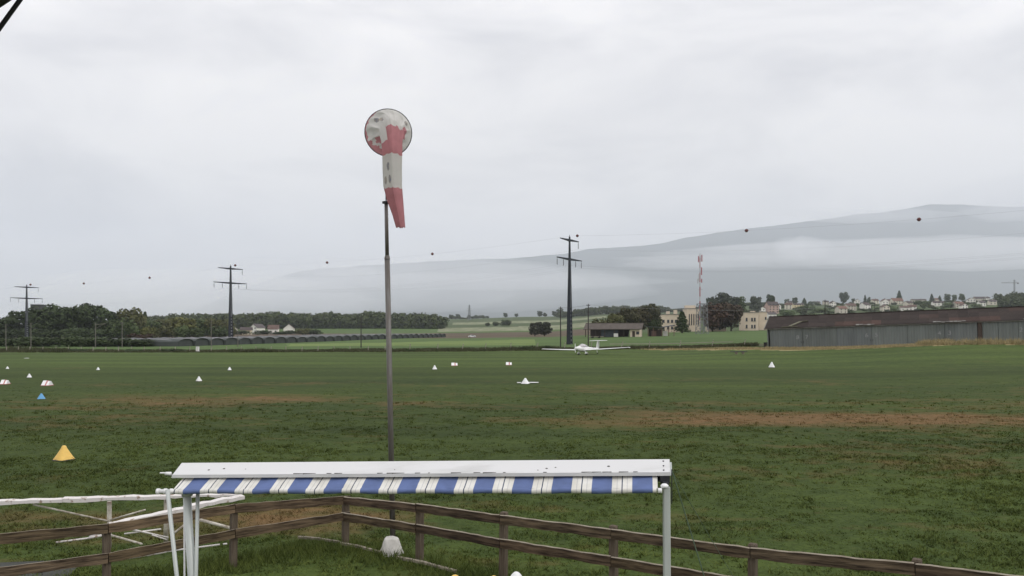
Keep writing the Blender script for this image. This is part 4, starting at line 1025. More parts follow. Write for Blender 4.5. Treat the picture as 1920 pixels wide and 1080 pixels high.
# ------------------------------------------------------------------ hangar
tilt = 0.0335
hz0 = gz(HA.x, HA.y) - 0.1
o = empty('hangar', (HA.x, HA.y, hz0), math.atan2(HDIR.y, HDIR.x), 'long grey aircraft hangar with numbered sliding doors and brown roof', 'hangar')
o.rotation_mode = 'XYZ'
o.rotation_euler = (0, -math.asin(tilt), math.atan2(HDIR.y, HDIR.x))
HL, HD, HE, HRd = 66.0, 11.0, 3.62, 2.15
def s_of(px):
    k = (px - HX) / F; return (k * HA.y - HA.x) / (HDIR.x - k * HDIR.y)
edges = [s_of(p) for p in (1444, 1505, 1570, 1635, 1702, 1772, 1834)] + [s_of(p) for p in (1843, 1873)]
edges2 = [s_of(1873), s_of(1911), s_of(1968), s_of(2045)]
def sheet(x0, x1, h, y, material, parent, name, rib=0.42, amp=0.05, z0=0.05):
    n = max(4, int((x1 - x0) / rib)); mb = MB(); pts = []
    for i in range(n):
        xa = x0 + (x1 - x0) * i / n; dx = (x1 - x0) / n
        pts += [(xa, y), (xa + dx * 0.36, y), (xa + dx * 0.5, y - amp), (xa + dx * 0.86, y - amp)]
    pts.append((x1, y)); m = len(pts)
    mb.add([(x, yy, z) for z in (z0, h) for x, yy in pts], [(i, i + 1, m + i + 1, m + i) for i in range(m - 1)])
    mb.box(((x0 + x1) / 2, y + 0.05, (h + z0) / 2), (x1 - x0 - 0.02, 0.06, h - z0 - 0.02))
    return mb.build(name, material, parent)
def numeral(ch, x, z, parent, size=1.05):
    cu = bpy.data.curves.new('numeral', 'FONT'); cu.body = ch; cu.size = size; cu.align_x = 'CENTER'; cu.extrude = 0.004
    t = bpy.data.objects.new('tmp', cu); me = bpy.data.meshes.new_from_object(t)
    bpy.data.objects.remove(t); me.materials.clear(); me.materials.append(M_num)
    ob = link('numeral', me, parent); ob.rotation_euler = (math.pi / 2, 0, 0); ob.location = (x, -0.085, z)
dnum = ['8', '7', '6', '5', '4', '3']
for i in range(6):
    xa, xb = edges[i] + 0.03, edges[i+1] - 0.03
    yo = 0.0 if i % 2 == 0 else 0.035
    d = sheet(xa, xb, HE - 0.12, yo, M_door, o, 'sliding_door'); j = rnd.uniform(0.86, 1.1); d.color = (j, j * 1.01, j * rnd.uniform(0.97, 1.04), 1)
    numeral(dnum[i], xb - 0.75 if i % 2 == 0 else xa + 0.75, 1.55, d)
    MB().box((xb - 0.16 if i % 2 == 0 else xa + 0.16, yo - 0.085, 1.0), (0.07, 0.06, 0.35)).build('handle', M_dark, d)
MB().box(((edges[6] + edges[7]) / 2, 0.02, (HE - 0.1) / 2), (edges[7] - edges[6] - 0.06, 0.25, HE - 0.1)).build('brown_post', M_brown, o)
for i, (xa, xb, num) in enumerate([(edges[7], edges[8], None), (edges2[0], edges2[1], None), (edges2[1], edges2[2], '2'), (edges2[2], HL, None)]):
    d = sheet(xa + 0.03, xb - 0.03, HE - 0.12, 0.0 if i % 2 else 0.035, M_door, o, 'sliding_door'); j = rnd.uniform(0.9, 1.12); d.color = (j, j * 1.02, j, 1)
    if num: numeral(num, xa + 0.35, 1.75, d)
MB().box((HL / 2, HD, HE / 2), (HL, 0.2, HE)).build('back_wall', M_door, o)
for x in (0.02, HL):
    w_ = MB(); w_.loft([[(x - 0.1, 0.12, 0), (x - 0.1, HD - 0.12, 0), (x - 0.1, HD - 0.12, HE), (x - 0.1, HD / 2, HE + HRd - 0.1), (x - 0.1, 0.12, HE)], [(x + 0.1, 0.12, 0), (x + 0.1, HD - 0.12, 0), (x + 0.1, HD - 0.12, HE), (x + 0.1, HD / 2, HE + HRd - 0.1), (x + 0.1, 0.12, HE)]]); w_.build('end_wall', M_door, o)
MB().bar((-0.5, -0.22, HE - 0.02), (HL + 0.5, -0.22, HE - 0.02), 0.22, 0.17).build('gutter', M_gutter, o)
MB().bar((0.0, -0.13, 0.06), (HL, -0.13, 0.06), 0.08, 0.06).build('door_rail', M_dark, o)
# roof sheets in rows and columns; each a corrugated piece
slope = math.atan2(HRd, HD / 2); SLn = math.hypot(HRd, HD / 2 + 0.45)
def rsheet(w, l):
    n = 9; mb = MB(); pts = []
    for i in range(n): pts += [(w * i / n, 0), (w * (i + 0.5) / n, 0.07)]
    pts.append((w, 0)); m = len(pts)
    mb.add([(x, y, z) for y in (0, l) for x, z in pts] + [(x, y, z - 0.03) for y in (0, l) for x, z in pts], [(i, i+1, m+i+1, m+i) for i in range(m-1)] + [(i, 2*m+i, 2*m+i+1, i+1) for i in range(m-1)])
    return mb.mesh('roof_sheet', M_hroof)
NCOL, NROW = 44, 3
sw, sl_ = (HL + 0.8) / NCOL, SLn / NROW
rme = rsheet(sw * 1.02, sl_ * 1.06)
colr = nrg.uniform(0.8, 1.15, (NROW, NCOL))
for blk, val in (((1, 2, 9, 14), (1.35, .98, .85)), ((0, 1, 9, 14), (1.55, 1.15, 1.0)), ((0, 1, 21, 25), (1.6, 1.2, 1.1)), ((0, 1, 31, 37), (1.6, 1.25, 1.1)), ((1, 2, 30, 38), (1.1, .9, .85))):
    pass
warm = {}
for r_, c0, c1, k in ((0, 8, 13, 1.7), (0, 20, 25, 1.6), (0, 30, 36, 1.65), (1, 17, 19, 1.3), (2, 26, 28, 1.3)):
    for c in range(c0, c1): warm[(r_, c)] = k
for side in (0, 1):
    for r_ in range(NROW):
        for c in range(NCOL):
            if side and (r_ or c % 2): continue
            ob = link('roof_sheet', rme, o)
            y0 = -0.45 + (HD / 2 + 0.45) * r_ / NROW; z0 = HE + 0.06 - 0.45 * math.tan(slope) * 0.5 + (HRd + 0.2) * r_ / NROW
            x0 = -0.4 + sw * c
            if side == 0:
                ob.rotation_euler = (slope + rnd.uniform(-.008, .008), 0, 0); ob.location = (x0, y0, z0 + 0.03 * (NROW - r_) + rnd.uniform(0, .03))
                k = warm.get((r_, c), 1.0); j = float(colr[r_, c]); ob.color = (j * k, j * (1 + (k - 1) * .55), j * (1 + (k - 1) * .4), 1)
            else:
                ob.scale = (2, 3.0, 1); ob.rotation_euler = (slope, 0, math.pi); ob.location = (x0 + 2 * sw, HD + 0.45, z0 + 0.03)
MB().bar((-0.5, HD / 2, HE + HRd + 0.24), (HL + 0.5, HD / 2, HE + HRd + 0.24), 0.55, 0.10).build('ridge_cap', M_hroof, o)
for s in (-1, 1):
    q0, q1 = (-0.48, HD / 2 + s * (HD / 2 + 0.5), HE - 0.05), (-0.48, HD / 2, HE + HRd + 0.2); MB().bar(q0, q1, 0.1, 0.30).build('barge_board', M_gutter, o)
# lichen covered loose flashing and broken eave sheets
zs_ = lambda y: HE + 0.30 + (y + 0.2) * math.tan(slope)
mb = MB(); mb.bar((2.6, -0.35, zs_(-0.35)), (5.4, -0.35, zs_(-0.35) + 0.02), 0.5, 0.12); mb.bar((4.0, 0.0, zs_(0)), (5.7, 2.1, zs_(2.1)), 0.8, 0.12); mb.bar((5.6, 2.1, zs_(2.1)), (7.0, 2.35, zs_(2.35)), 0.6, 0.12)
mb.build('loose_flashing', M_moss, o)
for x0, n_ in ((15.6, 5), (27.8, 8), (41.0, 3)):
    for i in range(n_):
        MB().box((x0 + i * 0.62, -0.42 + rnd.uniform(-.05, .05), HE + 0.20 + rnd.uniform(-.05, .04)), (0.55, 0.5, 0.07), Matrix.Rotation(rnd.uniform(0.05, 0.5), 3, 'X')).build('broken_sheet', M_gutter, o)
bp_ = Vector((HA.x, HA.y, 0)) + HDIR * -0.35 + HN * 0.7; o = empty('black_bin', (bp_.x, bp_.y, gz(bp_.x, bp_.y)), -0.47, 'small black bin at the left corner of the hangar', 'bin')
mb = MB(); mb.loft([[(-.22, -.22, 0), (.22, -.22, 0), (.22, .22, 0), (-.22, .22, 0)], [(-.28, -.28, .95), (.28, -.28, .95), (.28, .28, .95), (-.28, .28, .95)]]); mb.build('body', M_black, o)
MB().cbox((0, 0, 0.99), (0.62, 0.62, 0.08), 0.02).build('lid', M_black, o)

# ------------------------------------------------------------------ far wire fence (leaning stakes)
o = empty('wire_fence', G(866, 165), 0, 'long sagging wire fence with leaning stakes along the far edge of the airfield', 'fence')
ob0 = o.location
def fpt(px): 
    D = 167 - (px > 1000) * (px - 1000) * 0.012
    return G(px, D)
fpx_ = [12, 34, 56, 80, 104, 128, 152, 174, 198, 222, 246, 270, 300, 328, 356, 396, 424, 452, 480, 508, 536, 566, 596, 626, 656, 690, 722, 768, 820, 866, 910, 957, 1006, 1058, 1108, 1165, 1217, 1274, 1335, 1395]
prev = None; stake = MB().tube((0, 0, -0.2), (0, 0, 1.0), 0.075, 0.06, 7).mesh('fence_stake', M_fstk)
tl = []
for px in fpx_:
    p = fpt(px) - ob0; hgt = 1.0 if px < 760 else 1.45
    s = link('fence_stake', stake, o); s.location = p; s.scale = (1.3, 1.3, hgt); lean = rnd.uniform(0.0, 0.12) if px < 760 else rnd.uniform(0.10, 0.26)
    s.rotation_euler = (rnd.uniform(-.05, .05), lean, 0); tl.append((p, p + Vector((math.sin(lean) * hgt, 0, hgt * 0.97))))
for f in (0.45, 0.9):
    mb = MB(); mb.path([a + (b - a) * f for a, b in tl], 0.012, 4); mb.build('wire', M_wire, o)
mb = MB(); q = [fpt(px) - ob0 + Vector((0, 6, 0.75)) for px in range(1150, 1400, 30)]; mb.path(q, 0.07, 6); mb.build('rail', M_fstk, o)
for px, D, w, h, lb in [(142, 163, 4.6, 0.75, 'low dark bramble at the left by the far fence'), (250, 164, 4.0, 0.7, 'low dark bramble right of the first one'), (325, 164, 5.0, 0.7, 'low dark bramble left of the white cabinet'), (985, 163, 3.2, 0.95, 'low dark bramble left of the white motor glider'), (1026, 164, 2.8, 1.0, 'low dark bramble behind the glider left wing'), (770, 164, 2.4, 0.6, 'low dark bramble right of the windsock pole')]:
    tree(px, D, h, w, 'bush', DG, lb, 'dark brambles along the far fence', name='bramble', cat='bush')
o = empty('white_cabinet', G(370.5, 163), 0, 'small white cabinet by the far fence left of the second mast', 'cabinet')
MB().cbox((0, 0, 0.55), (0.55, 0.4, 1.1), 0.04).build('body', M_white, o); MB().box((0, 0, 1.13), (0.65, 0.5, 0.06)).build('cap', M_gutter, o); MB().box((0.02, -0.21, 0.55), (0.42, 0.02, 0.85)).build('door', M_pale, o)

# low dark object on the verge
o = empty('low_bench', G(1385, 128), 0.05, 'low dark bench like board on white feet at the edge of the dry grass', 'bench')
MB().cbox((0, 0, 0.42), (2.6, 0.6, 0.10), 0.02).build('board', M_dark, o)
for x in (-0.4, 0.7): MB().box((x, 0, 0.19), (0.35, 0.35, 0.38)).build('foot', M_lath, o)

# ------------------------------------------------------------------ white car beyond the field
o = empty('car', G(885, 440, 0.02), 0.12, 'small white car driving past the ploughed field', 'car')
body = [(-2.0, .35), (-2.05, .75), (-1.6, .92), (-0.95, .98), (-0.45, 1.42), (0.75, 1.45), (1.5, 1.0), (2.0, .9), (2.05, .4)]
MB().loft([[(x, y, z) for x, z in body] for y in (-0.82, 0.82)]).build('body', M_white, o)
MB().loft([[(x, y, z) for x, z in [(-0.75, 1.0), (-0.38, 1.36), (0.70, 1.38), (1.25, 1.02)]] for y in (-0.84, 0.84)]).build('window', M_glass, o)
for x in (-1.25, 1.25):
    for y in (-0.78, 0.78):
        w_ = MB().tube((x, y - 0.1, 0.31), (x, y + 0.1, 0.31), 0.31, n=14).build('wheel', M_tyre, o); MB().tube((x, y - 0.115, 0.31), (x, y + 0.115, 0.31), 0.17, n=10).build('rim', M_alu, w_)

# ------------------------------------------------------------------ motor glider
AP = G(1094, 137); yaw = math.radians(-39)
o = empty('motor_glider', AP, 0, 'white low winged motor glider with T tail parked on the grass', 'aircraft')
o.rotation_euler = (0, math.radians(-1.6), yaw)       # local -y is the nose, +x the wing on the right of the picture
ring = lambda y, cx_, cz, rx_, rz_, n=14, p=2.2: [(cx_ + rx_ * math.copysign(abs(math.cos(t)) ** (2 / p), math.cos(t)), y, cz + rz_ * math.copysign(abs(math.sin(t)) ** (2 / p), math.sin(t))) for t in [2 * math.pi * i / n for i in range(n)]]
secs = [ring(-2.35, 0, 1.12, .10, .10), ring(-2.25, 0, 1.11, .26, .24), ring(-1.7, 0, 1.05, .42, .38), ring(-0.9, 0, 1.02, .52, .46), ring(0, 0, 1.0, .56, .48), ring(0.9, 0, 1.0, .48, .42), ring(1.8, 0, .98, .30, .30), ring(3.0, 0, .96, .19, .20), ring(4.4, 0, .98, .12, .16), ring(4.75, 0, 1.0, .05, .10)]
fu = MB().loft(secs[::-1]).build('fuselage', M_white, o, True)
cs = [ring(-1.35, 0, 1.25, .28, .06), ring(-1.0, 0, 1.35, .44, .26), ring(-0.4, 0, 1.42, .50, .42), ring(0.25, 0, 1.40, .47, .42), ring(0.9, 0, 1.28, .34, .28), ring(1.5, 0, 1.15, .16, .10)]
cn = MB().loft(cs[::-1]).build('canopy', M_canopy, o, True)
MB().path([(0.5 * math.cos(t), -0.32, 1.42 + 0.43 * math.sin(t)) for t in np.linspace(0.15, math.pi - 0.15, 9)], 0.035, 6).build('canopy_frame', M_white, cn)
def aero(x, y, z, ch, th): 
    pr = [(0, 0), (.08, .5), (.3, .9), (.6, .55), (1, .04), (.6, -.25), (.3, -.4), (.08, -.3)]; return [(x, y + (c - 0.35) * ch, z + t * th) for c, t in pr]
for s in (-1, 1):
    q = [aero(0.30 * s, 0.05, .78, 1.35, .15), aero(4.3 * s, 0.08, .90, 1.15, .12), aero(8.3 * s, .12, 1.07, .75, .07), aero(8.85 * s, .16, 1.12, .50, .05), aero(9.08 * s, .22, 1.04, .28, .03)]
    wg_ = MB().loft(q if s < 0 else q[::-1]).build('wing', M_white, o)
    MB().box((5.7 * s, 0.62, .985), (2.6, 0.035, 0.03), Matrix.Rotation(-s * 0.045, 3, 'Y')).build('aileron_gap', M_dark, wg_)
fin = [(4.0, 1.05, .95, .10), (4.45, 2.35, .62, .07)]
def finsec(y, z, c, t): return [(-t * 0.5, y + c * .1, z), (0, y - .05 * c, z), (t * 0.5, y + c * .1, z), (t * .4, y + c * .6, z), (0, y + c, z), (-t * .4, y + c * .6, z)]
MB().loft([finsec(*f_) for f_ in fin]).build('fin', M_white, o)
MB().box((0, 4.72, 1.6), (0.11, 0.03, 1.2)).build('rudder_gap', M_gutter, o)
q = [aero(-1.75, 4.75, 2.36, .50, .05), aero(0, 4.66, 2.36, .72, .08), aero(1.75, 4.75, 2.36, .50, .05)]; MB().loft(q).build('tailplane', M_white, o)
pr_ = MB(); pr_.loft([[(-.05, -2.42, 1.12), (.05, -2.46, 1.12), (.05, -2.40, 1.12)], [(-.08, -2.44, 1.5), (.07, -2.5, 1.5), (.07, -2.44, 1.5)], [(-.04, -2.44, 1.93), (.04, -2.48, 1.93), (.04, -2.44, 1.93)]])
pr_.loft([[(-.05, -2.42, 1.12), (.05, -2.46, 1.12), (.05, -2.40, 1.12)], [(-.08, -2.44, .74), (.07, -2.5, .74), (.07, -2.44, .74)], [(-.04, -2.44, .40), (.04, -2.48, .40), (.04, -2.44, .40)]][::-1])
pp = pr_.build('propeller', M_white, o); MB().loft([ring(-2.72, 0, 1.12, .02, .02), ring(-2.6, 0, 1.12, .10, .10), ring(-2.36, 0, 1.12, .16, .16)]).build('spinner', M_white, pp, True)
MB().box((0, -1.9, 0.82), (0.5, 0.5, 0.14)).build('air_intake', M_dark, o)
for s in (-1, 1):
    u = MB().bar((s * .45, -0.35, .80), (s * .80, -0.30, .30), .12, .10).build('gear_leg', M_white, o)
    wh = MB().tube((s * .80 - .07, -0.3, .20), (s * .80 + .07, -0.3, .20), .20, n=16).build('wheel', M_tyre, u)
    MB().loft([ring(-0.72, s * .8, .26, .03, .04), ring(-0.5, s * .8, .27, .12, .15), ring(-0.2, s * .8, .28, .13, .16), ring(0.15, s * .8, .27, .06, .08)][::-1]).build('wheel_spat', M_white, u, True)
tw = MB().bar((0, 4.2, .85), (0, 4.35, .2), .06, .06).build('tail_strut', M_white, o); MB().tube((-.04, 4.38, .14), (.04, 4.38, .14), .13, n=12).build('tail_wheel', M_tyre, tw)

# ------------------------------------------------------------------ cone and roof markers
def conemesh(material, nm='shell', dome=False):
    """rounded pyramid marker with four soft faces"""
    mb = MB(); secs = []
    for q, r in ((0, 1.0), (.04, .97), (.3, .74), (.6, .47), (.82, .28), (.93, .225), (.98, .16), (1.0, .05)) if not dome else ((0, 1), (.3, .95), (.6, .80), (.8, .60), (.92, .38), (.98, .19), (1.0, .03)):
        ringp = []
        for i in range(20):
            t = 2 * math.pi * i / 20 + math.pi / 4; rr = r * (1 + 0.10 * math.cos(4 * t + math.pi) * (1 - q)); ringp.append((0.5 * rr * math.cos(t), 0.5 * rr * math.sin(t), q))
        secs.append(ringp)
    mb.loft(secs); return mb.mesh(nm, material, True)
CM = {'w': conemesh(M_white), 'y': conemesh(M_cyel), 'b': conemesh(M_cblu), 'W': conemesh(M_white, dome=True), 'Y': conemesh(M_cyel, dome=True)}
flm = MB().lathe([(0.56, 0.0), (0.56, 0.03), (0.48, 0.06)], 16).mesh('base_rim', M_grime)
def cone(px, py, w, h, c, label, D=None, group='cone markers on the grass'):
    D = D or CAMZ * F / (py - HY); p = G(px, D, 0.0); o = empty('cone_marker', p, rnd.uniform(0, 1.5), label, 'marker cone', group)
    o.scale = (w, w, h); link('shell', CM[c], o); link('base_rim', flm, o); return o
cone(120, 861, .60, .46, 'y', 'large yellow cone marker alone on the grass at the left', None)
cone(77.5, 748.5, .50, .34, 'b', 'light blue cone marker at the left')
cone(14, 691.5, .36, .27, 'w', 'tiny white cone farthest left')
cone(55, 707.5, .44, .35, 'w', 'white cone between the two red and white markers at the left')
cone(184, 693.5, .36, .30, 'w', 'tiny white cone between the left markers and the second mast')
cone(373, 714.5, .48, .40, 'w', 'white cone left of and below the second power mast')
cone(430.5, 694, .44, .35, 'w', 'white cone straight below the second power mast')
cone(815, 692.5, .56, .46, 'w', 'white cone just right of the windsock pole')
o = cone(985, 719.5, .70, .46, 'w', 'largest white far cone standing beside a flat white plate')
cone(1447, 689, .76, .63, 'w', 'white cone in front of the hangar left corner')
for px, py, w, label in [(1000, 719, .8, 'flat white plate on the grass right of the largest far white cone'), (973, 719, .3, 'small flat white plate left of the largest far white cone'), (50, 672.5, .5, 'tiny flat white plate far left on the grass')]:
    D = CAMZ * F / (py - HY); p = G(px, D); tag(MB().cbox((p.x, p.y, p.z + 0.08), (w, 0.5, 0.04), 0.01).build('ground_plate', M_white), label, 'plate')
def roofmark(px, py, w, h, label):
    D = CAMZ * F / (py - HY); o = empty('roof_marker', G(px, D), rnd.uniform(-.2, .2), label, 'runway marker', 'red and white roof shaped markers')
    L = w; 
    for i, m_ in enumerate((M_white, M_cred, M_white)):
        x0, x1 = -L/2 + L * (0, .50, .68)[i], -L/2 + L * (.50, .68, 1.0)[i]; k = (1.0, 1.0, 0.9)[i]
        MB().loft([[(x, -.38, 0), (x, -.06, h * k), (x, .06, h * k), (x, .38, 0)][::-1] for x in (x0, x1)]).build('panel', m_, o)
    MB().box((0, 0, 0.02), (w + .06, .80, .04)).build('foot', M_cred, o)
roofmark(9.5, 720.5, .46, .34, 'red and white marker at the left photo edge')
roofmark(88.5, 723, .54, .38, 'red and white marker above the blue cone')
roofmark(852, 685.5, .72, .36, 'red and white marker right of the windsock pole')
roofmark(954, 684.5, .70, .36, 'red and white marker farther right above the largest far cone')
cone(968, 1070, .36, .50, 'W', 'white rounded cone top peeping in at the bottom edge', 12.1, 'cones stored by the fence')
cone(853, 1075, .36, .465, 'Y', 'left yellow cone top peeping in at the bottom edge', 12.05, 'cones stored by the fence')
cone(926, 1077, .32, .455, 'Y', 'right yellow cone top beside the white one at the bottom edge', 12.05, 'cones stored by the fence')

# ------------------------------------------------------------------ windsock
pb = Vector(((737 - HX) / F * 14.95, 14.95, 0)); pb.z = gz(pb.x, pb.y)
o = empty('windsock', pb, 0, 'limp red and white windsock hanging from a tall steel pole', 'windsock')
def W(px, py, D=14.95): return P(px, py, D) - pb
base = Vector((0, 0, 0)); j1 = W(726, 484); j2 = W(724, 380)
MB().tube(base, j1, .052, .050, 14).build('lower_pole', M_pole, o, True)
MB().tube(j1, j2, .036, .034, 12).build('upper_pole', M_pole, o, True)
MB().tube(j1 - Vector((0, 0, .02)), j1 + Vector((0, 0, .05)), .058, .042, 14).build('joint_collar', M_pole, o)
MB().tube(j2 - Vector((0, 0, .015)), j2 + Vector((0, 0, .02)), .075, n=14).build('bearing_disc', M_dark, o)
rc = W(728, 249); spn = MB(); spn.tube(j2, W(722.5, 290), .012, n=8); spn.tube(W(722.5, 290), W(722.5, 222), .012, n=8)
sp_o = spn.build('spindle', M_dark, o)
NTH, NSG = 144, 130
# stations: s, px, py, forward m, rx, ry, tilt(deg from facing the camera to hanging)
ST = np.array([
 (0.00, 728, 249, 0.00, .435, .425, 14),
 (0.06, 729, 248, 0.07, .405, .395, 18),
 (0.13, 733, 248, 0.13, .330, .325, 24),
 (0.20, 737.5, 251, 0.25, .235, .250, 40),
 (0.28, 739, 270, 0.31, .195, .175, 62),
 (0.36, 740, 292, 0.31, .185, .165, 80),
 (0.50, 740, 325, 0.28, .178, .165, 88),
 (0.62, 740.5, 353, 0.26, .170, .155, 90),
 (0.74, 745, 380, 0.25, .146, .135, 90),
 (0.86, 750, 403, 0.24, .112, .105, 90),
 (1.00, 754.5, 428, 0.23, .086, .08, 90)])
vs = []
for i in range(NSG + 1):
    s = i / NSG; q = [float(np.interp(s, ST[:, 0], ST[:, k])) for k in range(1, 7)]
    c = W(q[0], q[1]) + Vector((0, -q[2], 0)); al = math.radians(q[5]); ev = Vector((0, -math.sin(al), math.cos(al)))
    f = min(1, s / 0.25)
    for k in range(NTH):
        t = 2 * math.pi * k / NTH
        fold = 1 + f * (0.35 + 0.85 * max(0, 1 - s / 0.3)) * (0.07 * math.sin(7 * t + 3 * s) + 0.05 * math.sin(12 * t + 9 * s + 1)) - (1 - f) * 0.03 * abs(math.sin(8 * t)) * f
        fold *= 1 + 0.05 * f * math.cos(3 * t + 1.1 + 2 * s)
        ct, st = math.cos(t), math.sin(t); pw = 1 + 0.75 * min(1, max(0, (s - 0.1) / 0.22))
        ct, st = math.copysign(abs(ct) ** pw, ct), math.copysign(abs(st) ** pw, st); ct += 0.12 * max(0, (pw - 1)) * max(0, st)
        cr_ = max(0, 1 - abs(s - 0.12) / 0.13); ridge_ = 1 - abs(math.sin(2.6 * t + 0.7 + 2 * math.sin(t * 1.7))); rid2 = 1 - abs(math.sin(5.3 * t + 1.9 + 9 * s))
        push = cr_ * (0.085 * ridge_ + 0.045 * rid2 - 0.06)
        sagb = 0.05 * f * (1 - f) * math.sin(t * 3)
        vs.append(c + Vector((1, 0, 0)) * (q[3] * fold * ct) + ev * (q[4] * fold * st + sagb) + Vector((0, -push, -0.02 * f * abs(math.sin(4 * t)))))
fs, ms = [], []
for i in range(NSG):
    s = (i + 0.5) / NSG
    for k in range(NTH):
        t = (360 * (k + 0.5) / NTH) % 360
        front = math.sin(math.radians(t))                  # +1 on the side towards the camera when hanging
        s1 = 0.21 + 0.02 * front
        low = 205 < t < 292; w_ = 0.012 * math.sin(t * 0.21) + 0.008 * math.sin(t * 0.53)
        if s < 0.05 + w_: m_ = 0 if 118 < t < 300 else 1     # rim of the mouth, red on the left and below
        elif low and s < 0.22: m_ = 1 if 0.10 < s + w_ < 0.14 else 0
        elif s < (0.30 if 125 <= t <= 205 else 0.16 if (t < 20 or t > 325) else s1): m_ = 1
        elif s < 0.385: m_ = 0
        elif s < 0.635: m_ = 1
        else: m_ = 0
        a_ = i * NTH
        fs.append((a_ + k, a_ + (k + 1) % NTH, a_ + NTH + (k + 1) % NTH, a_ + NTH + k)); ms.append(m_)
        el = lambda a, b, ra, rb: ((s - a) / ra) ** 2 + ((t - b) / rb) ** 2 < 1
        if m_ == 1 and (el(.475, 128, .032, 9) or el(.57, 118, .034, 10) or el(.575, 148, .03, 8) or el(.13, 140, .028, 7) or el(.16, 128, .02, 7) or el(.11, 24, .028, 7)): ms[-1] = 2
cloth = MB().add(vs, fs); cloth.m = ms
for m_ in (M_red, M_wht, M_print):                          # thin cloth lets some light through
    nt = m_.node_tree; b = nt.nodes['Principled BSDF']; tr = nt.nodes.new('ShaderNodeBsdfTranslucent'); mx = nt.nodes.new('ShaderNodeMixShader'); mx.inputs[0].default_value = 0.38
    src = b.inputs['Base Color'].links[0].from_socket; nt.links.new(src, tr.inputs[0]); outn = [n for n in nt.nodes if n.type == 'OUTPUT_MATERIAL'][0]
    nt.links.new(b.outputs[0], mx.inputs[1]); nt.links.new(tr.outputs[0], mx.inputs[2]); nt.links.new(mx.outputs[0], outn.inputs['Surface'])
so = cloth.build('sock', [M_red, M_wht, M_print], o, True)
al = math.radians(14); ev = Vector((0, -math.sin(al), math.cos(al)))
rp_ = [rc + Vector((1, 0, 0)) * .44 * math.cos(t) + ev * .43 * math.sin(t) for t in np.linspace(0, 2 * math.pi, 37)]
ro = MB().path(rp_, .009, 6).build('hoop', M_dark, o)
sb = MB()
for t in (0.6, 2.5, 4.0, 5.4): sb.tube(rc + Vector((1, 0, 0)) * .44 * math.cos(t) + ev * .43 * math.sin(t), W(722.5, 250), .006, n=6)
sb.build('spoke', M_dark, ro)
# pale cover at the pole foot
p = G(733, 14.72); o = empty('pole_foot_cover', p, 0.3, 'crumpled off white cover around the foot of the windsock pole', 'cover')
o.scale = (.86, .86, .92); mb = MB(); mb.lathe([(.27, -.02), (.255, .02), (.215, .12), (.175, .23), (.150, .305), (.125, .335), (.07, .325)], 26, jit=0.14); mb.build('sheet', M_tarp, o, True)

# ------------------------------------------------------------------ brown rail fence of the paddock
o = empty('rail_fence', (-3.18, 15.26, gz(-3.18, 15.26)), 0, 'brown two rail wooden paddock fence turning a corner below the windsock', 'fence')
fo = o.location.copy()
cor = Vector((-3.18, 15.26, 0)); dl = Vector((-1.66, -1.38, 0)); dr = Vector((1.54, -1.06, 0))
Lp = [(0, .97, .66), (1, 1.11, .675), (1.93, 1.09, .63), (2.95, 1.19, .69), (3.95, 1.2, .70)]
Rp = [(0, .97, .66), (1, 1.06, .70), (1.97, 1.13, .74), (3.06, 1.17, .76), (4.18, 1.21, .78), (5.25, 1.31, .86), (6.3, 1.38, .92)]
def fpos(t, d): q = cor + d * t; return Vector((q.x, q.y, gz(q.x, q.y)))
M_rail_lit = mat('lit_rail_top', (0.40, 0.36, 0.29), 0.9, col2=(0.20, 0.165, 0.125), scale=3, stretch=(1.5, 10, 10), spec=0.1)  # light from above painted as a paler colour on the rail top faces
def wavy_rail(a, b, wdt, th, seed):
    """plank with slightly worn, wavering edges; local x along the rail"""
    rg = random.Random(seed); L = (b - a).length; n = 12; secs = []
    for i in range(n + 1):
        x = L * i / n; t0, b0 = rg.uniform(-.006, .006), rg.uniform(-.012, .008); o_ = 0.004 * math.sin(i * 1.3 + seed)
        h2 = wdt / 2
        secs.append([(x, -th/2 + o_, -h2 + b0), (x, th/2 + o_, -h2 + b0), (x, th/2 + o_, h2 + t0 - .006), (x, th/2 - .006 + o_, h2 + t0), (x, -th/2 + .008 + o_, h2 + t0), (x, -th/2 + o_, h2 + t0 - .011)])
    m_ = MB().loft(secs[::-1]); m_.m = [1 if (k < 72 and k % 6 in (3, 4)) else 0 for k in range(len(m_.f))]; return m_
sd_ = 0
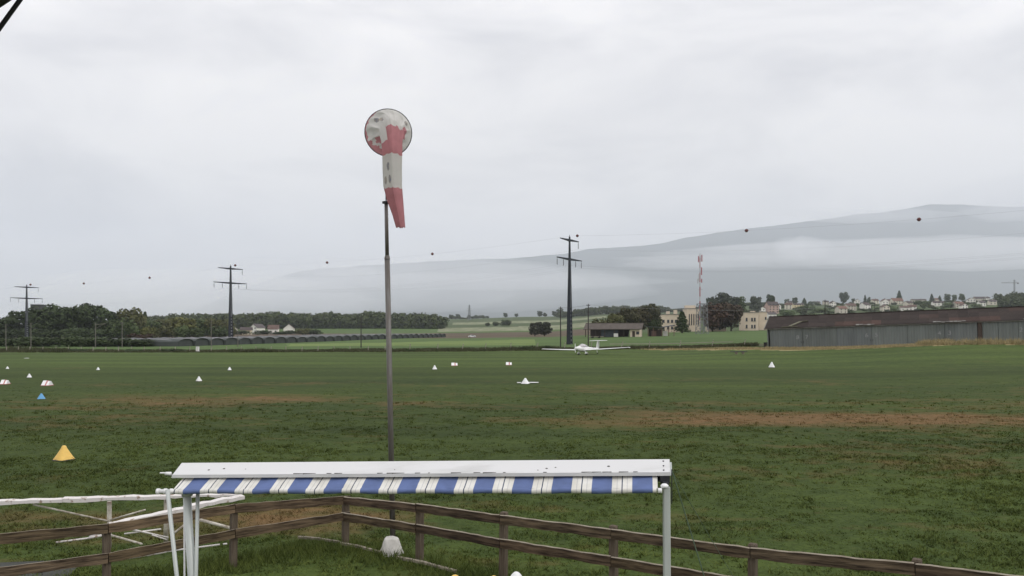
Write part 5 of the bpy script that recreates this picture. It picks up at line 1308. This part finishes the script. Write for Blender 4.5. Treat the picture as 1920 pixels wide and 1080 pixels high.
for pts, d, face in ((Lp, dl, 1), (Rp, dr, 1)):
    nrm = Vector((d.y, -d.x, 0)).normalized(); nrm = nrm if nrm.y < 0 else -nrm       # towards the camera
    for i, (t, zt_, zl_) in enumerate(pts):
        if d is dr and i == 0: continue
        p = fpos(t, d) - fo; lean = Vector((rnd.uniform(-.015, .015), rnd.uniform(-.015, .015), 0))
        e_ = d.normalized()
        rot = Matrix((e_, Vector((-e_.y, e_.x, 0)), Vector((0, 0, 1)))).transposed()
        mb = MB(); tp = zt_ + (0.035 if (d is dr and i > 1) else -0.02)
        s0 = 0.052
        secs = []
        for z, k in ((-0.3, 1.05), (0, 1.03), (tp - .02, 1.0), (tp, .84)):
            secs.append([p + rot @ Vector((sx * s0 * k, sy * s0 * k, 0)) + Vector((0, 0, z)) + lean * z for sx, sy in ((-1,-1),(1,-1),(1,1),(-1,1))])
        mb.loft(secs); mb.build('post', M_fpost, o)
    for lvl in (1, 2):
        for i in range(len(pts) - 1):
            t0, t1 = pts[i], pts[i+1]; sd_ += 1
            a, b = fpos(t0[0], d), fpos(t1[0], d)
            off = nrm * (0.075 + (0.004 if i % 2 else 0) + (0.02 if (d is dr and i == 0) else 0))
            a = a + off + Vector((0, 0, t0[lvl] - 0.075)); b = b + off + Vector((0, 0, t1[lvl] - 0.075))
            dd_ = (b - a); ex_ = dd_.normalized()
            if i == 0 and d is dl: a = a - ex_ * 0.06
            L = (b - a).length
            ro = wavy_rail(Vector((0, 0, 0)), Vector((L - 0.012, 0, 0)), .15, .032, sd_).build('rail', [M_fence, M_rail_lit], o)
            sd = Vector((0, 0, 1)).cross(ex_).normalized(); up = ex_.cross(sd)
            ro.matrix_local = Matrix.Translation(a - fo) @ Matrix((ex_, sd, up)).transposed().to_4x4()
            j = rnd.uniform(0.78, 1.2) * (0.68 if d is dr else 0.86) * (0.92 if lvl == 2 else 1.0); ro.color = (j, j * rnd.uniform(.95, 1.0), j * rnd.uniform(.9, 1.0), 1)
# laths lying on the ground
for (ax_, ay, bx_, by, w, lb) in [(560, 1012, 640, 1024, .05, 'thin grey lath on the grass farthest from the pole foot'), (640, 1026, 714, 1043, .06, 'thin weathered lath ending at the pole foot cover'), (745, 1053, 855, 1077, .07, 'pale lath on the grass right of the pole foot cover')]:
    a = G(ax_, CAMZ * F / (ay - HY)); b = G(bx_, CAMZ * F / (by - HY)); up = Vector((0, 0, .06))
    mb = MB(); m_ = (a + b) / 2 + Vector((0, 0.03, 0.01)); mb.bar(a + up, m_ + up, w, .05); mb.bar(m_ + up - Vector((0, 0, .006)), b + up, w * .95, .045)
    tag(mb.build('lath', M_lath), lb, 'lath', 'laths lying by the fence')

# ------------------------------------------------------------------ white landing arrow behind the left fence
o = empty('landing_arrow', G(205, 14.9), 0, 'flaking white wooden landing direction arrow lying on posts behind the left fence', 'ground sign')
lo = o.location
def Q(px, py, D): return P(px, py, D) - lo
def board(a, b, h, t, m_, nm):
    mb = MB(); n = 9; a, b = Vector(a), Vector(b); secs = []; e_ = (b - a).normalized(); sdv = e_.cross(Vector((0, 0, 1))).normalized()
    rg = random.Random(nm + str(a.x))
    for i in range(n + 1):
        c = a + (b - a) * i / n; k = rg.uniform(-.012, .012); tz = h / 2 + rg.uniform(-.008, .008)
        secs.append([c + sdv * (-t) + Vector((0, 0, -tz + k)), c + sdv * t + Vector((0, 0, -tz + k)), c + sdv * t * 1.0 + Vector((0, 0, tz * .55 + k)), c - sdv * t * 1.0 + Vector((0, 0, tz + k))])
    mb.loft(secs); return mb.build(nm, m_, o)
board(Q(-60, 944, 14.4), Q(118, 937.5, 14.65), .078, .05, M_flake, 'arm_board')
board(Q(119, 937.5, 14.65), Q(312, 931, 14.9), .078, .05, M_flake, 'arm_board')
board(Q(313, 930.5, 14.9), Q(452, 927, 15.15), .055, .045, M_flake, 'arm_board')
board(Q(205, 985, 13.3), Q(345, 954, 14.1), .085, .05, M_flake, 'arm_board')
board(Q(346, 953.5, 14.1), Q(456, 930.5, 15.05), .085, .05, M_flake, 'arm_board')
for a, b, r, nm in [((205, 940, 14.9), (205, 1030, 14.95), .042, 'post'), ((312, 935, 15.0), (311, 1027, 15.1), .045, 'post'),
                    ((62, 946, 14.6), (203, 977, 14.85), .016, 'brace'), ((207, 975, 14.8), (272, 956, 14.4), .016, 'brace'), ((207, 1003, 14.8), (266, 1020, 14.4), .02, 'brace'),
                    ((105, 1017, 14.5), (166, 1009, 14.6), .016, 'frame_tube'), ((166, 1009, 14.6), (190, 1004, 14.6), .022, 'frame_tube'), ((168, 1006, 14.62), (188, 1000, 14.62), .013, 'frame_tube'),
                    ((240, 991, 14.5), (316, 1008, 14.7), .015, 'frame_tube'), ((233, 1001, 14.5), (302, 992, 14.7), .015, 'frame_tube'), ((285, 1003, 14.4), (313, 1012, 14.5), .013, 'frame_tube'),
                    ((215, 1051, 13.7), (275, 1041, 13.9), .015, 'frame_tube'), ((275, 1041, 13.9), (312, 1034, 14.1), .022, 'frame_tube'), ((277, 1037, 13.9), (294, 1033, 14.0), .013, 'frame_tube'), ((312, 1034, 14.1), (412, 1021, 14.6), .016, 'frame_tube'), ((418, 1020.5, 14.6), (426, 1019.5, 14.62), .016, 'frame_tube'),
                    ((325, 1001, 14.6), (346, 984, 14.7), .020, 'brace'), ((372, 974, 15.0), (432, 990, 14.8), .030, 'brace')]:
    MB().tube(Q(*a), Q(*b), r, n=10).build(nm, M_flake if nm == 'frame_tube' else M_rustw, o, True)

# ------------------------------------------------------------------ striped awning stand
A_L = Vector((-3.55, 8.60, 2.69)); Aa = Vector((.987, -.158, .033)); An = Vector((-.158, -.987, 0)); AL = 5.15
o = empty('awning_stand', (A_L.x + Aa.x * AL / 2, A_L.y + Aa.y * AL / 2, 0), 0, 'free standing white awning frame with rolled blue and white striped cloth', 'awning')
ao = o.location
def A(s, e, h): return A_L + Aa * s + An * e + Vector((0, 0, h)) - ao
def aprism(prof, s0, s1, n=1): return MB().loft([[A(s0 + (s1 - s0) * i / n, e, h) for e, h in prof] for i in range(n + 1)])
hood = aprism([(-.17, -.10), (-.17, -.112), (0, -.012), (.172, -.108), (.172, -.096), (0, 0)], 0, AL, 6).build('hood', M_hood, o)
aprism([(.172, -.094), (.188, -.094), (.188, -.128), (.172, -.128)], 0.0, AL).build('front_lip', M_hood, o)
aprism([(-.172, -.097), (-.19, -.097), (-.19, -.13), (-.172, -.13)], 0.0, AL).build('rear_lip', M_hood, o)
# dark grime in the seam above the lip, and specks on the sheet
for i in range(22):
    s = rnd.uniform(1.0, 5.0); l = rnd.uniform(.015, .13); MB().box(A(s, .1735, -.0935), (l, .012, .009)).build('rust_chip', M_grime, hood)
for i in range(8):
    s, e_ = rnd.uniform(.3, 4.6), rnd.uniform(.03, .15); r = rnd.uniform(.004, .009); mb = MB(); c_ = A(s, e_, -e_ * .096 / .172 + .0012); mb.add([c_ + Aa * (r * 1.7 * math.cos(t)) + An * (r * math.sin(t)) + Vector((0, 0, -r * math.sin(t) * .558)) for t in np.linspace(0, 6.28, 8)[:-1]], [tuple(range(7))[::-1]]); mb.build('speck', M_grime, hood)
for s_, h_ in ((5.09, -.015), (5.09, -.05), (5.09, -.082)):
    e_ = -h_ * .172 / .096; MB().tube(A(s_, e_, h_ - .01), A(s_, e_, h_ + .006), .008, n=8).build('rivet', M_dark, hood)
for s_ in (0, AL):
    sg = -1 if s_ == 0 else 1
    MB().loft([[A(s_ + sg * .002, e_, h_) for e_, h_ in ((-.17, -.13), (0, -.03), (.17, -.13))], [A(s_ + sg * .02, e_, h_) for e_, h_ in ((-.17, -.13), (0, -.03), (.17, -.13))]]).build('end_plate', M_alu, o)
mb = MB().tube(A(-.02, .17, -.085), A(-.08, .17, -.085), .018, n=12); mb.build('end_cap', M_white, o, True)
MB().tube(A(-.08, .16, -.08), A(-.15, .16, -.08), .008, n=10).build('crank_pin', M_white, o)
# the cloth roll under the hood and the visible slope of cloth down to the front bar
MB().tube(A(.1, .02, -.16), A(AL - .1, .02, -.16), .055, n=14).build('roller', M_hem, o)
def cloth(s0, s1, prof, name, m_, n=150, sg=1.0):
    mb = MB(); me_v = []; al_ = []; k = len(prof)
    for i in range(n + 1):
        s = s0 + (s1 - s0) * i / n
        for j, (e_, h_) in enumerate(prof):
            sag = sg * (-0.006) * math.sin(s * 8.6) * math.sin(math.pi * j / (k - 1)) - sg * 0.003 * math.sin(s * 31 + j)
            me_v.append(A(s, e_, h_ + sag)); al_.append(s)
    fs_ = [(i*k+j, (i+1)*k+j, (i+1)*k+j+1, i*k+j+1) for i in range(n) for j in range(k - 1)]
    mb.add(me_v, fs_); me = mb.mesh(name, m_, True); a = me.attributes.new('along', 'FLOAT', 'POINT')
    a.data.foreach_set('value', [(s * 2.625 + 0.917) for s in al_]); return link(name, me, o)
cl_ = cloth(.10, 5.03, [(.06, -.105), (.12, -.130), (.20, -.165), (.27, -.195), (.312, -.215), (.330, -.222)], 'striped_cloth', M_stripe)
bar_prof = [(.322 + .026 * math.cos(t), -.243 + .026 * math.sin(t)) for t in np.linspace(2.2, -2.8, 12)]
fb = cloth(.12, 5.02, bar_prof, 'front_roll', M_stripe, 150, 0.7)
MB().tube(A(.10, .322, -.243), A(5.02, .322, -.243), .0175, n=12).build('front_bar', M_hem, o)
eb = MB(); eb.tube(A(-.06, .322, -.243), A(.12, .322, -.243), .022, n=12); eb.tube(A(.0, .322, -.243), A(.03, .322, -.243), .030, n=12); eb.tube(A(.07, .322, -.243), A(.09, .322, -.243), .030, n=12); eb.tube(A(-.08, .322, -.243), A(-.05, .322, -.243), .030, n=12)
eb.build('bar_end', M_white, o, True)
MB().tube(A(5.03, .322, -.243), A(5.07, .322, -.243), .024, n=12).build('bar_end', M_white, o, True)
def O(px, py, D): return P(px, py, D) - ao
def leg(top, mid, r, m_, nm='leg', sq=False):
    """from the top point through the mid point down to the ground"""
    d = (mid - top); k = (top.z) / (top.z - mid.z); bot = top + d * k
    mb = MB()
    if sq: mb.bar(top, bot, r * 2, r * 2, up=Vector((0, 1, 0)))
    else: mb.tube(top, bot, r, n=14)
    return mb.build(nm, m_, o, not sq)
p1 = leg(O(350, 918, 8.36), O(359.5, 1080, 8.36), .041, M_alu)
MB().tube(O(350, 916, 8.36), O(351, 930, 8.36), .055, n=14).build('socket', M_alu, p1, True)
leg(O(314, 918, 8.22), O(331.5, 1080, 8.22), .021, M_alu, 'strut')
leg(O(371, 921, 8.34), O(367.5, 1080, 8.34), .019, M_alu, 'strut')
leg(O(345.5, 940, 8.42), O(346, 1080, 8.42), .009, M_white, 'rod')
p2 = leg(O(1249.5, 913, 7.52), O(1250.5, 1080, 7.52), .032, M_alu, sq=True)
MB().lathe([(.036, 0), (.038, .02), (.02, .035)], 12, O(1246, 914, 7.5)).build('cap', M_white, p2, True)
MB().box(A(5.09, .10, -.16), (.09, .16, .07)).box(A(5.10, .2, -.205), (.05, .14, .05)).build('bracket', M_dark, o)
MB().tube(A(5.165, .17, -.07), A(5.165, .17, -.40), .005, n=6).build('rod', M_dark, o)
top_ = A(5.17, .19, -.09) + ao
for b_, r, lb in [(Vector((2.52, 8.5, 0)), .0055, 'thin green guy line running down from the right end of the awning'), (Vector((3.5, 11.0, 0)), .0030, 'second fainter guy line spreading right from the awning end')]:
    b_.z = gz(b_.x, b_.y); tag(MB().path(cat_pts(top_, b_, .02, 8), r, 6).build('guy_line', mat('guy_cord', (.12, .17, .12), .7, noise=.2, scale=9)), lb, 'guy line')

# ------------------------------------------------------------------ eave of the building the camera hangs on
o = empty('roof_eave', (-1.9, 1.6, 4.9), 0, 'black corner of a roof eave with a slanting stay at the top left', 'roof eave')
eo = o.location
E = lambda px, py, D: P(px, py, D) - eo
e0, e1 = E(24, -1, 2.0), E(-1, 15.5, 2.0); dv = (e1 - e0)
far = [e0 - dv * 12, e1 + dv * 14]
up_ = Vector((0, 0, .16)); bk = Vector((0, -.9, 0))
mb = MB(); q = [far[0], far[1], far[1] + up_, far[0] + up_]; mb.loft([q, [v + bk for v in q]]); mb.build('fascia', M_black, o)
s0_, s1_ = E(38, -1, 1.9), E(-1, 53, 1.9); ds = s1_ - s0_
MB().tube(s0_ - ds * 4, s1_ + ds * 8, .0052, n=10).build('stay', M_black, o)

bpy.context.view_layer.update()
